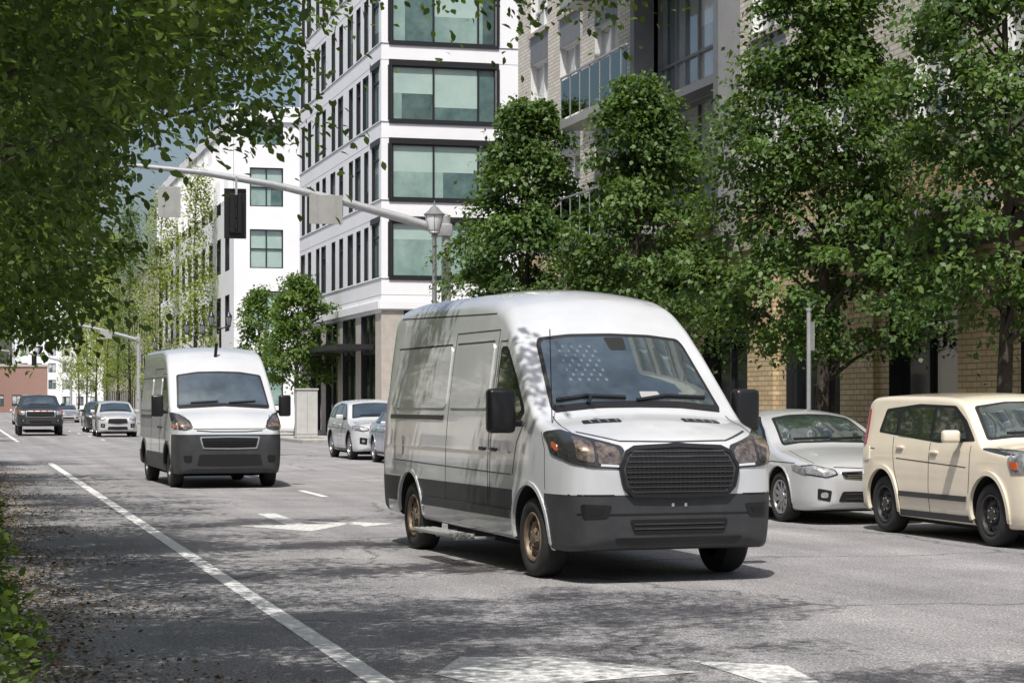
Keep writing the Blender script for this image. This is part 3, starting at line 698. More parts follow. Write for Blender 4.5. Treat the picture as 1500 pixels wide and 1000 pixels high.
# ---- large cargo van (foreground)
tp=[(0,.98),(.02,1.08),(.06,1.17),(.14,1.235),(.3,1.30),(.55,1.385),(.80,1.455),(.88,1.50),(1.2,1.80),(1.56,2.13),(1.66,2.22),(1.85,2.39),(2.1,2.54),(2.5,2.64),(3.1,2.68),(4.6,2.68),(5.70,2.63),(5.88,2.55),(5.96,2.42),(5.98,2.2)]
sp=dict(color='vwhite',top=tp,bot=[(0,.38),(.08,.30),(.4,.27),(1.5,.30),(4,.33),(5.7,.36),(5.98,.45)],
 plan=[(0,.64),(.02,.75),(.06,.85),(.14,.925),(.28,.975),(.55,1.01),(1.2,1.03),(3,1.03),(5.3,1.03),(5.8,1.01),(5.94,.96),(5.98,.90)],
 sil=[(.25,.95),(.45,.985),(.75,1.0),(1.05,.997),(1.40,.975),(1.7,.94),(2.1,.89),(2.35,.855),(2.68,.82)],
 crown=[(0,.02),(.5,.05),(.88,.07),(1.2,.10),(1.6,.09),(2.2,.07),(5.98,.05)],rad=[(0,.06),(.5,.10),(.95,.07),(1.5,.08),(2.0,.15),(2.6,.19),(5.98,.16)],
 axles=(1.0,4.75),R=.36,Rw=.435,
 cuts=[((0,0,.765),(0,0,1)),((0,0,.50),(0,0,1)),((0,.62,0),(0,1,0)),((0,1.42,0),(0,1,0)),((0,5.62,0),(0,1,0))],
 paint=lambda c:1 if (c.z<.765 and (c.y<.62 or c.y>5.62)) or (.50<c.z<.765 and c.y>1.42) else 0)
v=Car('cargo_van',(5.98,16.64,0),R(4.05),sp)
v.patch(v.win,'f',rpoly(v.sym([(0,1.515),(.5,1.50),(.80,1.475),(.825,1.50),(.735,2.09),(.70,2.15),(.4,2.185),(0,2.195)]),.03,3),'seal',off=.009,step=.03)
v.patch(v.win,'f',rpoly(v.sym([(0,1.555),(.5,1.54),(.785,1.515),(.70,2.08),(.665,2.12),(.4,2.15),(0,2.16)]),.04,4),'wglass',off=.014,step=.05)
for i in range(9):
    for j in range(8):
        if (i+j)%2: continue
        x=-.56+i*.042; z=1.74+j*.044
        v.patch(v.win,'f',[(x,z),(x+.022,z),(x+.022,z+.024),(x,z+.024)],'wglass2',off=.0165,back=-.015)
v.both(v.win,rpoly([(1.15,1.47),(1.30,1.38),(2.02,1.38),(2.02,2.08),(1.84,2.08),(1.50,1.80)],.05),'seal',off=.003)
v.both(v.win,rpoly([(1.24,1.49),(1.36,1.43),(1.98,1.43),(1.98,2.04),(1.85,2.04),(1.54,1.79)],.04),'cglass',off=.007)
for a,b in ((2.22,3.42),(3.55,5.55)):
    v.both(v.trim,rpoly([(a,1.50),(b,1.50),(b,2.12),(a,2.12)],.08),'vwhite',off=.012,step=.1)
    v.lines([(a+.02,2.135),(b-.02,2.135)],.018,'gap',off=.003)
v.lines([(2.06,.5),(2.06,2.13),(1.86,2.13)],.011)
v.lines([(1.17,1.36),(1.32,1.2),(1.42,.9)],.011); v.lines([(2.12,.5),(2.12,2.24),(3.46,2.24),(3.46,.5)],.011)
v.lines([(1.5,1.10),(5.7,1.10)],.012,'vwhite',off=.012); v.lines([(1.45,.90),(5.3,.94)],.008)
v.lines([(3.6,1.405),(5.55,1.405)],.045,'blackp',off=.012); v.lines([(5.78,.6),(5.78,2.3)],.010)
v.lines([(2.3,2.40),(5.6,2.47)],.012,'gap')
v.lines([(.72,1.30),(.62,1.15),(.60,.8)],.009)
v.handles([(1.93,1.12),(2.26,1.12)],'blackp',.17)
v.patch(v.trim,'l',rpoly([(5.0,1.0),(5.2,1.0),(5.2,1.2),(5.0,1.2)],.03),'vwhite',off=.014)
v.both(v.trim,rpoly([(1.46,.50),(4.28,.50),(4.24,.58),(1.50,.58)],.02),'plastic',off=.02,step=.1)
# headlamps
hl=[(1.0,1.30),(.92,1.315),(.78,1.255),(.50,1.175),(.475,1.04),(.52,.985),(.80,1.0),(.93,1.03),(1.0,1.10)]
v.front2(v.light,rpoly(hl,.03),'lensd',off=.010)
v.front2(v.light,rpoly([(.74,1.215),(.55,1.16),(.53,1.05),(.56,1.02),(.74,1.03)],.03),'lens',off=.016,step=.04)
v.front2(v.light,rpoly([(.90,1.26),(.77,1.22),(.77,1.04),(.90,1.07)],.03),'lens',off=.016,step=.04)
v.both(v.light,rpoly([(.27,1.08),(.50,1.16),(.52,1.24),(.42,1.27),(.26,1.20)],.03),'lensd',off=.012)
v.both(v.light,rpoly([(.34,1.13),(.45,1.17),(.46,1.22),(.35,1.19)],.02),'amber',off=.018)
v.front2(v.light,rpoly([(.72,1.01),(.56,1.0),(.56,1.018),(.72,1.03)],.004),'skin',off=.018)
# grille
gr=v.sym([(0,1.185),(.42,1.165),(.50,1.13),(.565,1.00),(.53,.83),(.45,.745),(0,.735)])
v.patch(v.trim,'f',rpoly(gr,.04),'plastic',off=.024)
v.patch(v.trim,'f',rpoly([(x*.90,.96+(z-.96)*.82) for x,z in gr],.04),'well',off=.027)
for i in range(9): 
    z=.79+i*.042; hw=.42+.08*math.sin((z-.74)/.42*math.pi); v.line(v.trim,'f',[(-hw,z),(hw,z)],.010,'plastic',off=.033,th=0)
for i in range(-11,12):
    v.line(v.trim,'f',[(i*.042-.0,.79),(i*.042,1.14)],.008,'blackp',off=.031,th=0)
v.line(v.trim,'f',[(x*.965,.96+(z-.96)*.93) for x,z in gr[3:]+gr[:4]],.030,'blackp',off=.036)
# bumper features
v.patch(v.trim,'f',rpoly([(-.46,.555),(.46,.555),(.42,.435),(-.42,.435)],.03),'well',off=.008)
for z in (.475,.515): v.line(v.trim,'f',[(-.42,z),(.42,z)],.012,'plastic',off=.014)
v.front2(v.trim,rpoly([(.62,.68),(.88,.69),(.86,.56),(.66,.57)],.03),'blackp',off=.006)
v.front2(v.trim,rpoly([(.68,.655),(.82,.66),(.81,.59),(.70,.60)],.03),'well',off=.010)
v.line(v.trim,'f',[(-.9,.605),(-.58,.60),(.58,.60),(.9,.605)],.014,'blackp',off=.004)
v.line(v.trim,'f',[(-.95,.765),(-.6,.765)],.012,'blackp',off=.004); v.line(v.trim,'f',[(.95,.765),(.6,.765)],.012,'blackp',off=.004)
v.patch(v.trim,'f',rpoly([(-.60,.40),(.60,.40),(.55,.335),(-.55,.335)],.02),'blackp',off=.010)
for x in (-.06,.06): v.patch(v.trim,'f',rpoly([(x-.012,.66),(x+.012,.66),(x+.012,.69),(x-.012,.69)],.004),'chrome',off=.006)
v.line(v.trim,'f',[(-.80,1.30),(-.5,1.222),(0,1.215),(.5,1.222),(.80,1.30)],.012,'gap')
for sg in (1,-1):
    v.patch(v.trim,'t',rpoly([(sg*.30,.56),(sg*.66,.58),(sg*.64,.68),(sg*.30,.66)][::sg],.02),'blackp',off=.008,step=.03)
    for q in (.34,.42,.50,.58): v.line(v.trim,'t',[(sg*q,.57),(sg*q,.67)],.006,'vwhite',off=.012)
    v.line(v.trim,'t',[(sg*.84,.30),(sg*.86,.6),(sg*.84,.86)],.010,'gap')
v.line(v.trim,'f',[(-.80,1.49),(-.4,1.53),(0,1.535),(.4,1.53),(.80,1.49)],.05,'blackp',off=.016)
v.line(v.trim,'f',[(-.75,1.56),(-.45,1.60),(-.1,1.585)],.02,'blackp',off=.035); v.line(v.trim,'f',[(.0,1.56),(.3,1.60),(.7,1.585)],.02,'blackp',off=.035)
v.line(v.trim,'f',[(-.48,1.53),(-.42,1.60)],.025,'blackp',off=.035)
v.patch(v.win,'f',rpoly([(.06,1.59),(.26,1.59),(.24,1.645),(.06,1.645)],.01),'signback',off=.016)
v.patch(v.win,'f',rpoly([(-.06,2.03),(.10,2.03),(.12,2.15),(-.08,2.15)],.02),'seal',off=.016)
v.trim.tube([(-.90,.72,1.38),(-.91,.75,2.2)],.005,'blackp',6)
v.mirror(1.22,1.48,(.26,.15,.40),'blackp',.07)
v.arch(.04,'vwhite',.010)
v.wheels('rimrust','steel',.235,.60,.045)
for x in (-1.30,-1.24,-1.18,-1.12): v.trim.rbox((x,2.95,.29),(.04,1.3,.035),'signback',.008)
for y in (2.35,2.95,3.55): v.trim.rbox((-1.08,y,.265),(.40,.05,.03),'steel',.008)
for k in range(14): v.trim.rbox((-1.21,2.36+k*.09,.292),(.22,.02,.02),'signback',.005)
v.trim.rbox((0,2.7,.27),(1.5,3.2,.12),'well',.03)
v.lines([(5.94,1.0),(5.94,1.6)],.05,'red',off=.01)
v.done()
# ---- second cargo van
tp=[(0,.80),(.02,1.0),(.06,1.12),(.15,1.22),(.35,1.33),(.58,1.42),(.66,1.46),(1.0,1.80),(1.34,2.12),(1.45,2.21),(1.7,2.40),(2.0,2.54),(2.5,2.62),(4.8,2.62),(5.3,2.57),(5.38,2.48),(5.41,2.3)]
sp=dict(color='vwhite',top=tp,bot=[(0,.36),(.08,.28),(.4,.26),(1.5,.28),(5.2,.34),(5.41,.42)],
 plan=[(0,.66),(.02,.78),(.06,.87),(.14,.94),(.3,.98),(.6,1.01),(1.2,1.025),(5.0,1.025),(5.3,1.0),(5.41,.93)],
 sil=[(.25,.95),(.45,.99),(.75,1.0),(1.2,.985),(1.6,.955),(2.1,.91),(2.35,.89),(2.62,.865)],
 crown=[(0,.02),(.5,.05),(.9,.09),(1.4,.09),(2.0,.05),(5.41,.04)],rad=[(0,.05),(.5,.09),(.8,.07),(1.4,.07),(2.0,.10),(5.41,.09)],
 axles=(.95,4.4),R=.355,Rw=.43,
 cuts=[((0,0,.98),(0,0,1)),((0,0,.48),(0,0,1)),((0,.5,0),(0,1,0)),((0,1.4,0),(0,1,0)),((0,5.2,0),(0,1,0)),((0,0,.62),(0,0,1))],
 paint=lambda c:1 if (c.z<.98 and c.y<.5) or (c.z<.62 and c.y>1.4) else 0)
v=Car('cargo_van',(4.74,37.2,0),R(1.9),sp)
v.patch(v.win,'f',rpoly(v.sym([(0,1.49),(.5,1.48),(.86,1.455),(.79,2.07),(.4,2.13),(0,2.14)]),.04),'seal',off=.009,step=.03)
v.patch(v.win,'f',rpoly(v.sym([(0,1.54),(.5,1.53),(.82,1.50),(.75,2.04),(.4,2.09),(0,2.10)]),.04),'wglass',off=.014)
v.both(v.win,rpoly([(.94,1.48),(1.10,1.36),(1.85,1.36),(1.85,2.04),(1.60,2.04),(1.38,1.88)],.05),'cglass',off=.006)
v.lines([(1.90,.5),(1.90,2.10),(1.66,2.10)],.014); v.lines([(2.0,.5),(2.0,2.2),(3.25,2.2),(3.25,.5)],.014); v.lines([(3.3,1.3),(4.9,1.3)],.04,'blackp',off=.01)
for a,b in ((2.08,3.16),(3.4,5.1)):
    v.both(v.trim,rpoly([(a,1.42),(b,1.42),(b,2.02),(a,2.02)],.08),'vwhite',off=.012,step=.1); v.lines([(a,2.035),(b,2.035)],.02,'gap')
v.lines([(.55,1.30),(.52,.98)],.01)
hl=[(.99,1.38),(.86,1.345),(.70,1.22),(.66,1.09),(.80,1.05),(.99,1.08)]
v.front2(v.light,rpoly(hl,.03),'lensd',off=.010); v.front2(v.light,rpoly([(.93,1.33),(.84,1.30),(.73,1.19),(.70,1.11),(.92,1.12)],.03),'lens',off=.016,step=.04)
v.front2(v.light,rpoly([(.97,1.16),(.93,1.15),(.93,1.10),(.97,1.11)],.01),'amber',off=.02)
v.patch(v.trim,'f',rpoly(v.sym([(0,.95),(.55,.94),(.50,.72),(0,.71)]),.03),'chrome',off=.012)
v.patch(v.trim,'f',rpoly(v.sym([(0,.925),(.52,.915),(.475,.745),(0,.735)]),.03),'well',off=.018)
for z in (.78,.82,.86): v.line(v.trim,'f',[(-.46,z),(.46,z)],.014,'blackp',off=.026,th=0)
v.line(v.trim,'f',[(-.60,1.05),(-.3,1.03),(.3,1.03),(.60,1.05)],.02,'gap'); v.line(v.trim,'f',[(-.80,1.33),(-.64,1.08),(.64,1.08),(.80,1.33)],.014,'gap')
v.patch(v.trim,'f',rpoly(v.sym([(0,.62),(.55,.62),(.6,.42),(0,.41)]),.03),'blackp',off=.006)
v.front2(v.trim,rpoly([(.68,.60),(.84,.60),(.82,.48),(.70,.48)],.03),'well',off=.008)
v.line(v.trim,'f',[(-.83,1.47),(0,1.515),(.83,1.47)],.05,'blackp',off=.016)
v.line(v.trim,'f',[(-.6,1.54),(-.1,1.57)],.02,'blackp',off=.035); v.line(v.trim,'f',[(.1,1.54),(.6,1.57)],.02,'blackp',off=.035)
v.mirror(.98,1.50,(.22,.14,.40),'blackp',.08); v.handles([(1.78,1.1),(2.1,1.1)],'blackp'); v.arch(.05,'plastic',.012)
v.trim.tube([(0,1.75,2.42),(.02,1.7,2.68)],.03,'blackp',8)
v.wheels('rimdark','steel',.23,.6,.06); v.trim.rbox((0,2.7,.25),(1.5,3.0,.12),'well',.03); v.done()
# ---- passenger cars
def passenger(name,loc,rz,color,k,rim='rim',kind='alloy'):
    sp=dict(k); sp['color']=color; v=Car(name,loc,rz,sp); s=k['st']
    v.patch(v.win,'f',rpoly(v.sym(s['ws']),.04),'seal',off=.007,step=.035); cx=sum(p[1] for p in s['ws'])/len(s['ws'])
    v.patch(v.win,'f',rpoly(v.sym([(x*.95,cx+(z-cx)*.9) for x,z in s['ws']]),.04),'wglass',off=.012)
    if 'rw' in s: v.patch(v.win,'b',rpoly(v.sym(s['rw']),.04),'cglass',off=.005)
    v.both(v.win,rpoly(s['dlo'],.04),'seal',off=.003)
    for p in s['sw']: v.both(v.win,rpoly(p,.03),'cglass',off=.007)
    for p in s['dl']: v.lines(p,.011)
    v.front2(v.light,rpoly(s['hl'],.025),'lensd',off=.006,step=.05)
    hx=sum(p[0] for p in s['hl'])/len(s['hl']); hz=sum(p[1] for p in s['hl'])/len(s['hl'])
    v.front2(v.light,rpoly([(hx+(x-hx)*.86,hz+(z-hz)*.80) for x,z in s['hl']],.02),'hlens',off=.012,step=.04)
    if 'hs' in s: v.both(v.light,rpoly(s['hs'],.02),'hlens',off=.010); 
    if 'tl' in s: v.both(v.light,rpoly(s['tl'],.02),'red',off=.008)
    v.patch(v.trim,'f',rpoly(v.sym(s['gr']),.03),'chrome',off=.010); gx=sum(p[1] for p in s['gr'])/len(s['gr'])
    v.patch(v.trim,'f',rpoly(v.sym([(x*.94,gx+(z-gx)*.78) for x,z in s['gr']]),.03),'well',off=.014)
    z0=min(p[1] for p in s['gr']);z1=max(p[1] for p in s['gr']);gw=min(p[0] for p in s['gr'] if p[0]>0)*.9
    for q in (.3,.5,.7): v.line(v.trim,'f',[(-gw,z0+(z1-z0)*q),(gw,z0+(z1-z0)*q)],.012,s.get('bar','chrome'),off=.02,th=0)
    v.patch(v.trim,'f',rpoly(v.sym(s['lo']),.03),'well',off=.006)
    lz=sum(p[1] for p in s['lo'])/len(s['lo']); lw=min(p[0] for p in s['lo'] if p[0]>0)*.9
    for dz in (-.03,.03): v.line(v.trim,'f',[(-lw,lz+dz),(lw,lz+dz)],.012,'plastic',off=.012)
    v.front2(v.trim,rpoly(s['fog'],.02),'blackp',off=.006); fx=sum(p[0] for p in s['fog'])/len(s['fog']); fz=sum(p[1] for p in s['fog'])/len(s['fog'])
    v.front2(v.light,rpoly([(fx+q,fz+r) for q,r in ((-.04,-.035),(.04,-.035),(.04,.035),(-.04,.035))],.03),'hlens',off=.014,step=.03)
    v.line(v.trim,'f',s['hood'],.010,'gap'); hy=s['cowl']
    for sg in (1,-1): v.line(v.trim,'t',[(sg*s['hw'],.25),(sg*(s['hw']+.03),hy*.6),(sg*s['hw'],hy)],.009,'gap')
    a=s['ws'][0][1]; v.line(v.trim,'f',[(-.5,a+.03),(0,a+.05)],.016,'blackp',off=.025); v.line(v.trim,'f',[(.0,a+.03),(.5,a+.05)],.016,'blackp',off=.025)
    v.lines([(k['axles'][0]+k['Rw']+.02,.27),(k['axles'][1]-k['Rw']-.02,.27)],.07,'plastic',off=.010)
    v.mirror(s['my'],s['mz'],(.20,.12,.14),color,.06); v.handles(s['hd'])
    v.arch(s.get('aw',.022),s.get('archc',color),s.get('ao',.006)); v.wheels(rim,kind,.21,s.get('rr',.68),.035)
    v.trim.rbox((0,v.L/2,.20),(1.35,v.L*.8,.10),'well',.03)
    return v
SEDAN=dict(top=[(0,.58),(.02,.66),(.06,.72),(.16,.78),(.45,.865),(.85,.935),(1.10,.975),(1.18,1.00),(1.6,1.22),(1.98,1.385),(2.2,1.44),(2.6,1.47),(3.0,1.455),(3.35,1.40),(3.75,1.25),(4.1,1.12),(4.3,1.09),(4.62,1.06),(4.74,.98),(4.80,.8)],
 bot=[(0,.28),(.1,.20),(.6,.17),(4.2,.19),(4.7,.25),(4.8,.35)],
 plan=[(0,.50),(.02,.58),(.06,.68),(.14,.77),(.3,.85),(.6,.895),(1.2,.91),(3.8,.91),(4.4,.87),(4.68,.80),(4.8,.66)],
 sil=[(.17,.92),(.32,.975),(.55,1.0),(.78,.99),(.92,.95),(1.0,.91),(1.2,.82),(1.45,.70)],
 crown=[(0,.02),(.5,.05),(1.1,.05),(1.5,.09),(2.0,.07),(3.0,.05),(3.8,.08),(4.3,.03),(4.8,.02)],rad=[(0,.05),(.5,.10),(1.1,.07),(1.5,.05),(2.2,.09),(3.3,.07),(4.2,.07),(4.8,.06)],
 axles=(.95,3.73),R=.33,Rw=.375,
 st=dict(ws=[(0,1.03),(.45,1.02),(.70,.985),(.56,1.34),(.3,1.385),(0,1.395)],rw=[(0,1.14),(.55,1.13),(.48,1.36),(0,1.39)],
  dlo=[(1.45,.985),(3.72,1.03),(3.55,1.17),(3.15,1.345),(2.6,1.395),(2.15,1.36),(1.75,1.18)],
  sw=[[(1.62,1.01),(2.42,1.015),(2.42,1.365),(2.18,1.335),(1.82,1.17)],[(2.50,1.02),(3.25,1.03),(3.12,1.31),(2.6,1.365),(2.5,1.365)],[(3.31,1.04),(3.62,1.05),(3.48,1.17),(3.22,1.27)]],
  dl=[[(1.42,.3),(1.38,.7),(1.45,.95)],[(2.46,.3),(2.46,1.0)],[(3.35,.62),(3.5,1.0)],[(3.28,.3),(3.35,.62)],[(.5,.78),(3.9,.82)]],
  hl=[(.86,.75),(.76,.765),(.50,.705),(.47,.64),(.62,.60),(.84,.64)],hs=[(.22,.63),(.50,.70),(.56,.77),(.3,.74)],tl=[(4.35,.85),(4.72,.82),(4.72,.95),(4.35,.98)],
  gr=[(0,.69),(.44,.675),(.40,.59),(0,.57)],lo=[(0,.43),(.42,.43),(.48,.30),(0,.29)],fog=[(.56,.44),(.72,.47),(.72,.33),(.58,.30)],
  hood=[(-.5,.735),(0,.715),(.5,.735)],cowl=1.05,hw=.70,my=1.72,mz=1.02,hd=[(2.3,.88),(3.25,.90)]))
v=passenger('parked_sedan',(11.22,23.95,0),R(.5),'vsilver',SEDAN); v.done()
HATCH=dict(top=[(0,.78),(.02,.90),(.06,.98),(.16,1.03),(.45,1.08),(.80,1.11),(.95,1.14),(1.2,1.34),(1.48,1.55),(1.6,1.61),(1.85,1.655),(2.4,1.67),(3.2,1.67),(3.82,1.65),(3.96,1.60),(4.03,1.40),(4.08,1.1),(4.11,.9),(4.12,.75)],
 bot=[(0,.30),(.1,.22),(.6,.20),(3.6,.22),(4.0,.28),(4.12,.38)],
 plan=[(0,.64),(.02,.72),(.06,.79),(.14,.845),(.3,.88),(.6,.893),(3.6,.893),(3.92,.875),(4.05,.82),(4.12,.72)],
 sil=[(.2,.93),(.35,.98),(.6,1.0),(.9,.995),(1.05,.975),(1.14,.95),(1.35,.905),(1.67,.84)],
 crown=[(0,.02),(.5,.05),(.9,.06),(1.2,.08),(1.7,.05),(4.12,.03)],rad=[(0,.05),(.5,.08),(.9,.05),(1.3,.05),(1.8,.07),(4.12,.06)],
 axles=(.80,3.37),R=.345,Rw=.395,
 st=dict(ws=[(0,1.18),(.45,1.17),(.76,1.14),(.68,1.51),(.3,1.56),(0,1.565)],rw=[(0,1.14),(.6,1.12),(.55,1.5),(0,1.52)],
  dlo=[(1.15,1.13),(2.0,1.10),(3.56,1.20),(3.44,1.48),(2.6,1.54),(1.72,1.52),(1.42,1.36)],
  sw=[[(1.36,1.15),(2.14,1.125),(2.14,1.50),(1.74,1.485),(1.5,1.33)],[(2.22,1.13),(3.02,1.165),(3.0,1.485),(2.22,1.50)],[(3.10,1.19),(3.46,1.22),(3.38,1.44),(3.1,1.46)]],
  dl=[[(1.26,.3),(1.22,.8),(1.22,1.08)],[(2.18,.3),(2.18,1.1)],[(3.05,.76),(3.14,1.15)],[(2.92,.3),(2.94,.55),(3.05,.76)],[(1.3,.84),(3.0,.90)],[(3.6,1.0),(3.95,1.02)]],
  hl=[(.87,1.06),(.74,1.05),(.60,.98),(.58,.83),(.70,.78),(.86,.82)],hs=[(.12,.80),(.32,.80),(.40,.94),(.34,1.03),(.14,.97)],tl=[(3.86,1.05),(3.99,1.05),(3.95,1.48),(3.88,1.48)],
  gr=[(0,.88),(.46,.88),(.42,.81),(0,.80)],lo=[(0,.58),(.5,.57),(.55,.33),(0,.32)],fog=[(.62,.45),(.76,.47),(.76,.34),(.62,.33)],
  hood=[(-.55,.97),(0,.94),(.55,.97)],cowl=.85,hw=.74,my=1.42,mz=1.18,hd=[(2.06,.99),(2.92,1.03)],rr=.64,aw=.05,ao=.022))
v=passenger('parked_hatchback',(11.62,19.22,0),R(.6),'vcream',HATCH,'rimdark','steel')
v.lines([(1.28,.49),(2.92,.49)],.06,'plastic',off=.016); v.both(v.light,rpoly([(.20,.84),(.31,.85),(.35,.93),(.22,.92)],.02),'amber',off=.018)
v.both(v.trim,rpoly([(3.72,.86),(3.92,.86),(3.92,1.02),(3.72,1.02)],.03),'vcream',off=.01)
v.done()
SUV=dict(top=[(0,.70),(.02,.80),(.06,.88),(.16,.95),(.5,1.02),(.95,1.07),(1.15,1.12),(1.6,1.38),(1.95,1.56),(2.2,1.62),(2.8,1.66),(3.6,1.63),(4.1,1.55),(4.35,1.38),(4.55,1.1),(4.62,.95),(4.66,.8)],
 bot=[(0,.32),(.1,.25),(.6,.22),(4.2,.24),(4.66,.40)],
 plan=[(0,.55),(.02,.65),(.06,.74),(.14,.82),(.3,.88),(.6,.92),(4.0,.93),(4.4,.89),(4.58,.8),(4.66,.68)],
 sil=[(.2,.93),(.35,.98),(.6,1.0),(.85,.99),(1.02,.955),(1.12,.92),(1.4,.82),(1.66,.73)],
 crown=[(0,.02),(.5,.05),(1.1,.06),(1.5,.09),(2.0,.06),(4.66,.03)],rad=[(0,.05),(.5,.09),(1.1,.06),(1.5,.05),(2.1,.08),(4.66,.07)],
 axles=(.90,3.68),R=.36,Rw=.41,
 st=dict(ws=[(0,1.17),(.45,1.16),(.74,1.12),(.62,1.50),(.3,1.545),(0,1.555)],rw=[(0,1.2),(.6,1.18),(.52,1.48),(0,1.5)],
  dlo=[(1.45,1.09),(2.0,1.08),(4.15,1.16),(3.95,1.42),(2.9,1.54),(2.15,1.51)],
  sw=[[(1.6,1.11),(2.45,1.11),(2.45,1.51),(2.18,1.49)],[(2.53,1.11),(3.38,1.13),(3.32,1.48),(2.53,1.51)],[(3.46,1.15),(4.02,1.18),(3.85,1.40),(3.42,1.45)]],
  dl=[[(1.42,.3),(1.38,.8),(1.45,1.06)],[(2.49,.3),(2.49,1.08)],[(3.2,.7),(3.42,1.1)],[(3.18,.3),(3.2,.7)],[(1.3,.84),(4.2,.88)]],
  hl=[(.88,.93),(.78,.935),(.52,.87),(.50,.80),(.66,.77),(.86,.81)],hs=[(.2,.80),(.45,.86),(.5,.94),(.25,.9)],tl=[(4.2,.98),(4.55,.98),(4.5,1.08),(4.2,1.1)],
  gr=[(0,.87),(.42,.86),(.46,.62),(0,.56)],lo=[(0,.48),(.42,.48),(.46,.34),(0,.33)],fog=[(.56,.60),(.76,.62),(.76,.45),(.58,.42)],
  hood=[(-.5,.915),(0,.895),(.5,.915)],cowl=1.0,hw=.72,my=1.72,mz=1.16,hd=[(2.35,.95),(3.25,.98)],archc='plastic',bar='plastic'))
passenger('parked_suv',(11.2,54.4,0),0,'vwhite',SUV).done()
passenger('parked_sedan',(11.35,49.0,0),0,'vblue',SEDAN).done()
passenger('suv',(6.95,94.5,0),0,'vsilver',SUV).done()
passenger('suv',(7.3,109,0),0,'vdark',SUV).done()
passenger('sedan',(4.6,150,0),0,'vwhite',SEDAN).done()
passenger('sedan',(8.3,165,0),0,'vsilver',SEDAN).done()
passenger('sedan',(11.2,88,0),0,'vdark',SEDAN).done()
# ---- pickup
PK=dict(SUV); PK['top']=[(0,.95),(.02,1.1),(.06,1.18),(.2,1.24),(.8,1.31),(1.35,1.36),(1.5,1.40),(1.9,1.70),(2.2,1.90),(2.4,1.95),(3.4,1.96),(3.7,1.93),(3.85,1.8),(3.92,1.42),(3.98,1.38),(5.6,1.38),(5.75,1.3),(5.8,1.1)]
PK['bot']=[(0,.55),(.3,.45),(5.5,.5),(5.8,.62)]; PK['plan']=[(0,.8),(.02,.88),(.1,.98),(.3,1.04),(.6,1.07),(5.5,1.07),(5.75,1.0),(5.8,.95)]
PK['sil']=[(.4,.95),(.7,1.0),(1.1,.99),(1.38,.94),(1.5,.88),(1.96,.74)]; PK['crown']=[(0,.02),(1.3,.06),(1.9,.09),(2.4,.05),(5.8,.02)]; PK['rad']=[(0,.05),(.6,.1),(1.5,.06),(2.3,.08),(3.8,.06),(5.8,.05)]
PK['axles']=(1.0,4.7);PK['R']=.44;PK['Rw']=.52
PK['cuts']=[((0,0,.8),(0,0,1)),((0,.5,0),(0,1,0))]; PK['paint']=lambda c:1 if c.z<.8 and c.y<.5 else 0
st=dict(SUV['st']); st.update(ws=[(0,1.45),(.45,1.44),(.86,1.40),(.68,1.80),(.3,1.86),(0,1.87)],dlo=[(1.8,1.4),(3.75,1.42),(3.65,1.82),(2.4,1.84)],sw=[[(1.95,1.43),(2.75,1.43),(2.75,1.8),(2.42,1.8)],[(2.83,1.43),(3.62,1.44),(3.56,1.8),(2.83,1.8)]],
 dl=[[(1.65,.6),(1.65,1.35)],[(2.8,.6),(2.8,1.4)],[(3.8,.6),(3.8,1.38)]],hl=[(1.02,1.2),(.72,1.19),(.70,1.0),(.82,.96),(1.02,1.0)],gr=[(0,1.18),(.68,1.18),(.68,.88),(0,.86)],lo=[(0,.72),(.5,.72),(.5,.6),(0,.6)],fog=[(.7,.78),(.9,.78),(.9,.66),(.7,.66)],
 hood=[(-.7,1.22),(.7,1.22)],cowl=1.3,hw=.85,my=2.1,mz=1.48,hd=[(2.65,1.2),(3.6,1.2)],rr=.5); st.pop('rw');st.pop('hs');st.pop('tl'); PK['st']=st
v=passenger('pickup_truck',(3.7,99,0),0,'vdark',PK)
for x in (-.3,0,.3): v.patch(v.light,'f',[(x-.05,1.13),(x+.05,1.13),(x+.05,1.17),(x-.05,1.17)],'amber',off=.03)
v.front2(v.light,rpoly([(1.0,1.18),(.88,1.18),(.88,1.10),(1.0,1.10)],.02),'amber',off=.02); v.done()
# ------------------------------------------------------------ street furniture
def signal_mast(name,y,sgn):
    e=empty(name); b=MB()
    b.lathe([(.13,.26),(.16,.26),(.18,.17),(3,.155),(6.9,.12),(7.0,.0001)],(13.5,y,0),'z','steel',20)
    pts=[(13.5,y,6.45),(12.3,y,6.80),(10.4,y,7.28),(8.5,y,7.68),(6.6,y,7.95),(4.4,y,8.12)]
    b.tube(pts,[.14,.13,.115,.10,.085,.06],'steel',14); b.rbox((13.45,y,6.5),(.4,.36,.36),'steel',.03)
    b.obj('pole_and_arm',e,40); s=MB()
    for x,zc in sgn:
        s.rbox((x,y+.12,zc),(.62,.05,1.4),'black',.02); s.rbox((x,y+.02,zc),(.34,.2,1.1),'black',.03)
        for k in (-.34,0,.34):
            s.tube([(x,y+.13,zc+k),(x,y+.40,zc+k)],.13,'black',14); s.tube([(x,y-.1,zc+k-.12),(x,y-.1,zc+k+.12)],.04,'black',6)
        s.box((x-.03,y-.13,zc+.5),(x+.03,y-.08,8.0-(x-6)*.09),'steel')
    s.obj('signal_heads',e); return e
signal_mast('traffic_signal',57.3,[(7.46,6.85)])
signal_mast('traffic_signal',162,[(5.7,6.9),(8.9,6.9)])
signal_mast('traffic_signal',262,[(6,6.9),(9,6.9)])
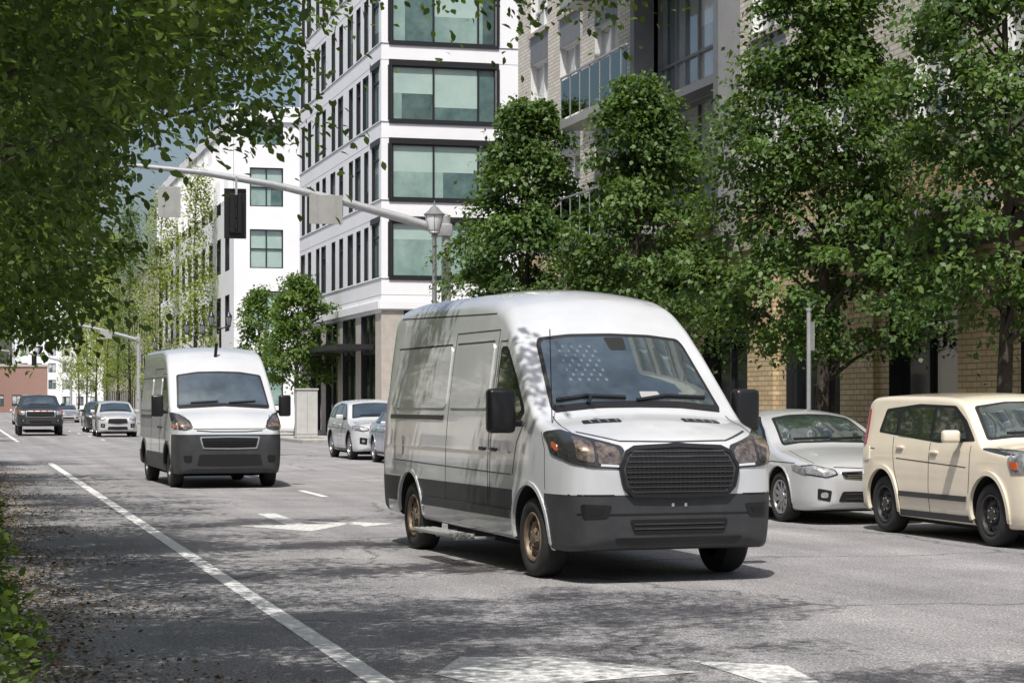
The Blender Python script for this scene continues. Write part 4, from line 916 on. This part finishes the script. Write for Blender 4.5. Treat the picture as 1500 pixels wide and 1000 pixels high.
def sign_back(x,y,z,w_,h):
    e=empty('traffic_sign'); b=MB(); b.rbox((x,y-.18,z),(w_,.02,h),'signback',.006)
    b.box((x-w_*.3,y-.20,z-h*.5),(x-w_*.3+.05,y-.191,z+h*.5),'steel'); b.box((x+w_*.3-.05,y-.20,z-h*.5),(x+w_*.3,y-.191,z+h*.5),'steel')
    b.box((x-w_*.45,y-.17,z+.1),(x+w_*.45,y-.10,z+.18),'steel'); b.obj('panel',e)
sign_back(9.98,57.3,7.0,.95,.82); sign_back(5.6,57.3,7.1,.62,.85); sign_back(6.8,162,7.3,.9,.9); sign_back(11,162,6.9,.9,.7)
def lamp(x,y,h,twin=False):
    e=empty('street_lamp'); b=MB(); q=1.25 if not twin else .75; k_='steel' if not twin else 'black'
    b.lathe([(.13,.22),(.4,.2),(.5,.12),(.9,.09),(h-.95,.06),(h-.9,.10),(h-.84,.06)],(x,y,0),'z',k_,16)
    hs=[0] if not twin else [-.45,.45]
    if twin: b.tube([(x-.45,y,h-.75),(x,y,h-.95),(x+.45,y,h-.75)],.035,'black',8)
    l=MB()
    for dx in hs:
        l.lathe([(h-.8,.08*q),(h-.78,.11*q),(h-.7,.14*q),(h-.45,.20*q),(h-.30,.215*q)],(x+dx,y,0),'z','lantern' if not twin else 'lanternd',18)
        b.lathe([(h-.84,.08*q),(h-.80,.13*q),(h-.77,.12*q)],(x+dx,y,0),'z',k_,16)
        b.lathe([(h-.32,.215*q),(h-.30,.245*q),(h-.27,.24*q),(h-.20,.16*q),(h-.08,.08*q),(h-.03,.03),(h+.06,.02),(h+.12,.0001)],(x+dx,y,0),'z','grey' if not twin else 'black',18)
        for i in range(6):
            a=math.pi*i/3+.3; b.tube([(x+dx+.125*q*math.cos(a),y+.125*q*math.sin(a),h-.78),(x+dx+.222*q*math.cos(a),y+.222*q*math.sin(a),h-.3)],.012,'grey' if not twin else 'black',6)
    b.obj('post',e,40); l.obj('lantern',e,40)
lamp(12.95,56.4,7.15); lamp(13.0,106,6.3,True); lamp(13.0,118,6.3,True); lamp(13.2,140,6.0,True)
e=empty('utility_cabinet'); b=MB(); b.rbox((13.45,81.6,1.1),(.85,.6,1.95),'cab',.03); b.box((13.03,81.29,.3),(13.87,81.297,.32),'seam'); b.rbox((13.45,81.6,2.1),(.92,.68,.06),'cab',.02)
b.box((13.44,81.293,.35),(13.46,81.299,2.0),'seam'); b.box((13.0,81.2,.13),(13.9,82,.2),'kerb'); b.obj('cabinet_body',e)
def signpost(x,y,h,f):
    e=empty('parking_sign'); b=MB(); b.tube([(x,y,.13),(x,y,h)],.032,'steel',10); b.rbox((x,y-.04 if f else y+.04,h-.3),(.30,.008,.45),'signback' if not f else 'skin',.003); b.obj('sign_and_post',e)
e=empty('sign_post'); b=MB(); b.tube([(12.95,30.0,.13),(12.95,30.0,3.0)],.035,'steel',12); b.tube([(12.95,30.0,3.0),(12.95,30.0,3.05)],.045,'steel',12); b.rbox((12.98,30.0,2.6),(.008,.3,.45),'signback',.003); b.obj('post',e)
signpost(13.1,46,2.6,False); signpost(13.1,92,2.7,True)
print('objects',len(bpy.data.objects))
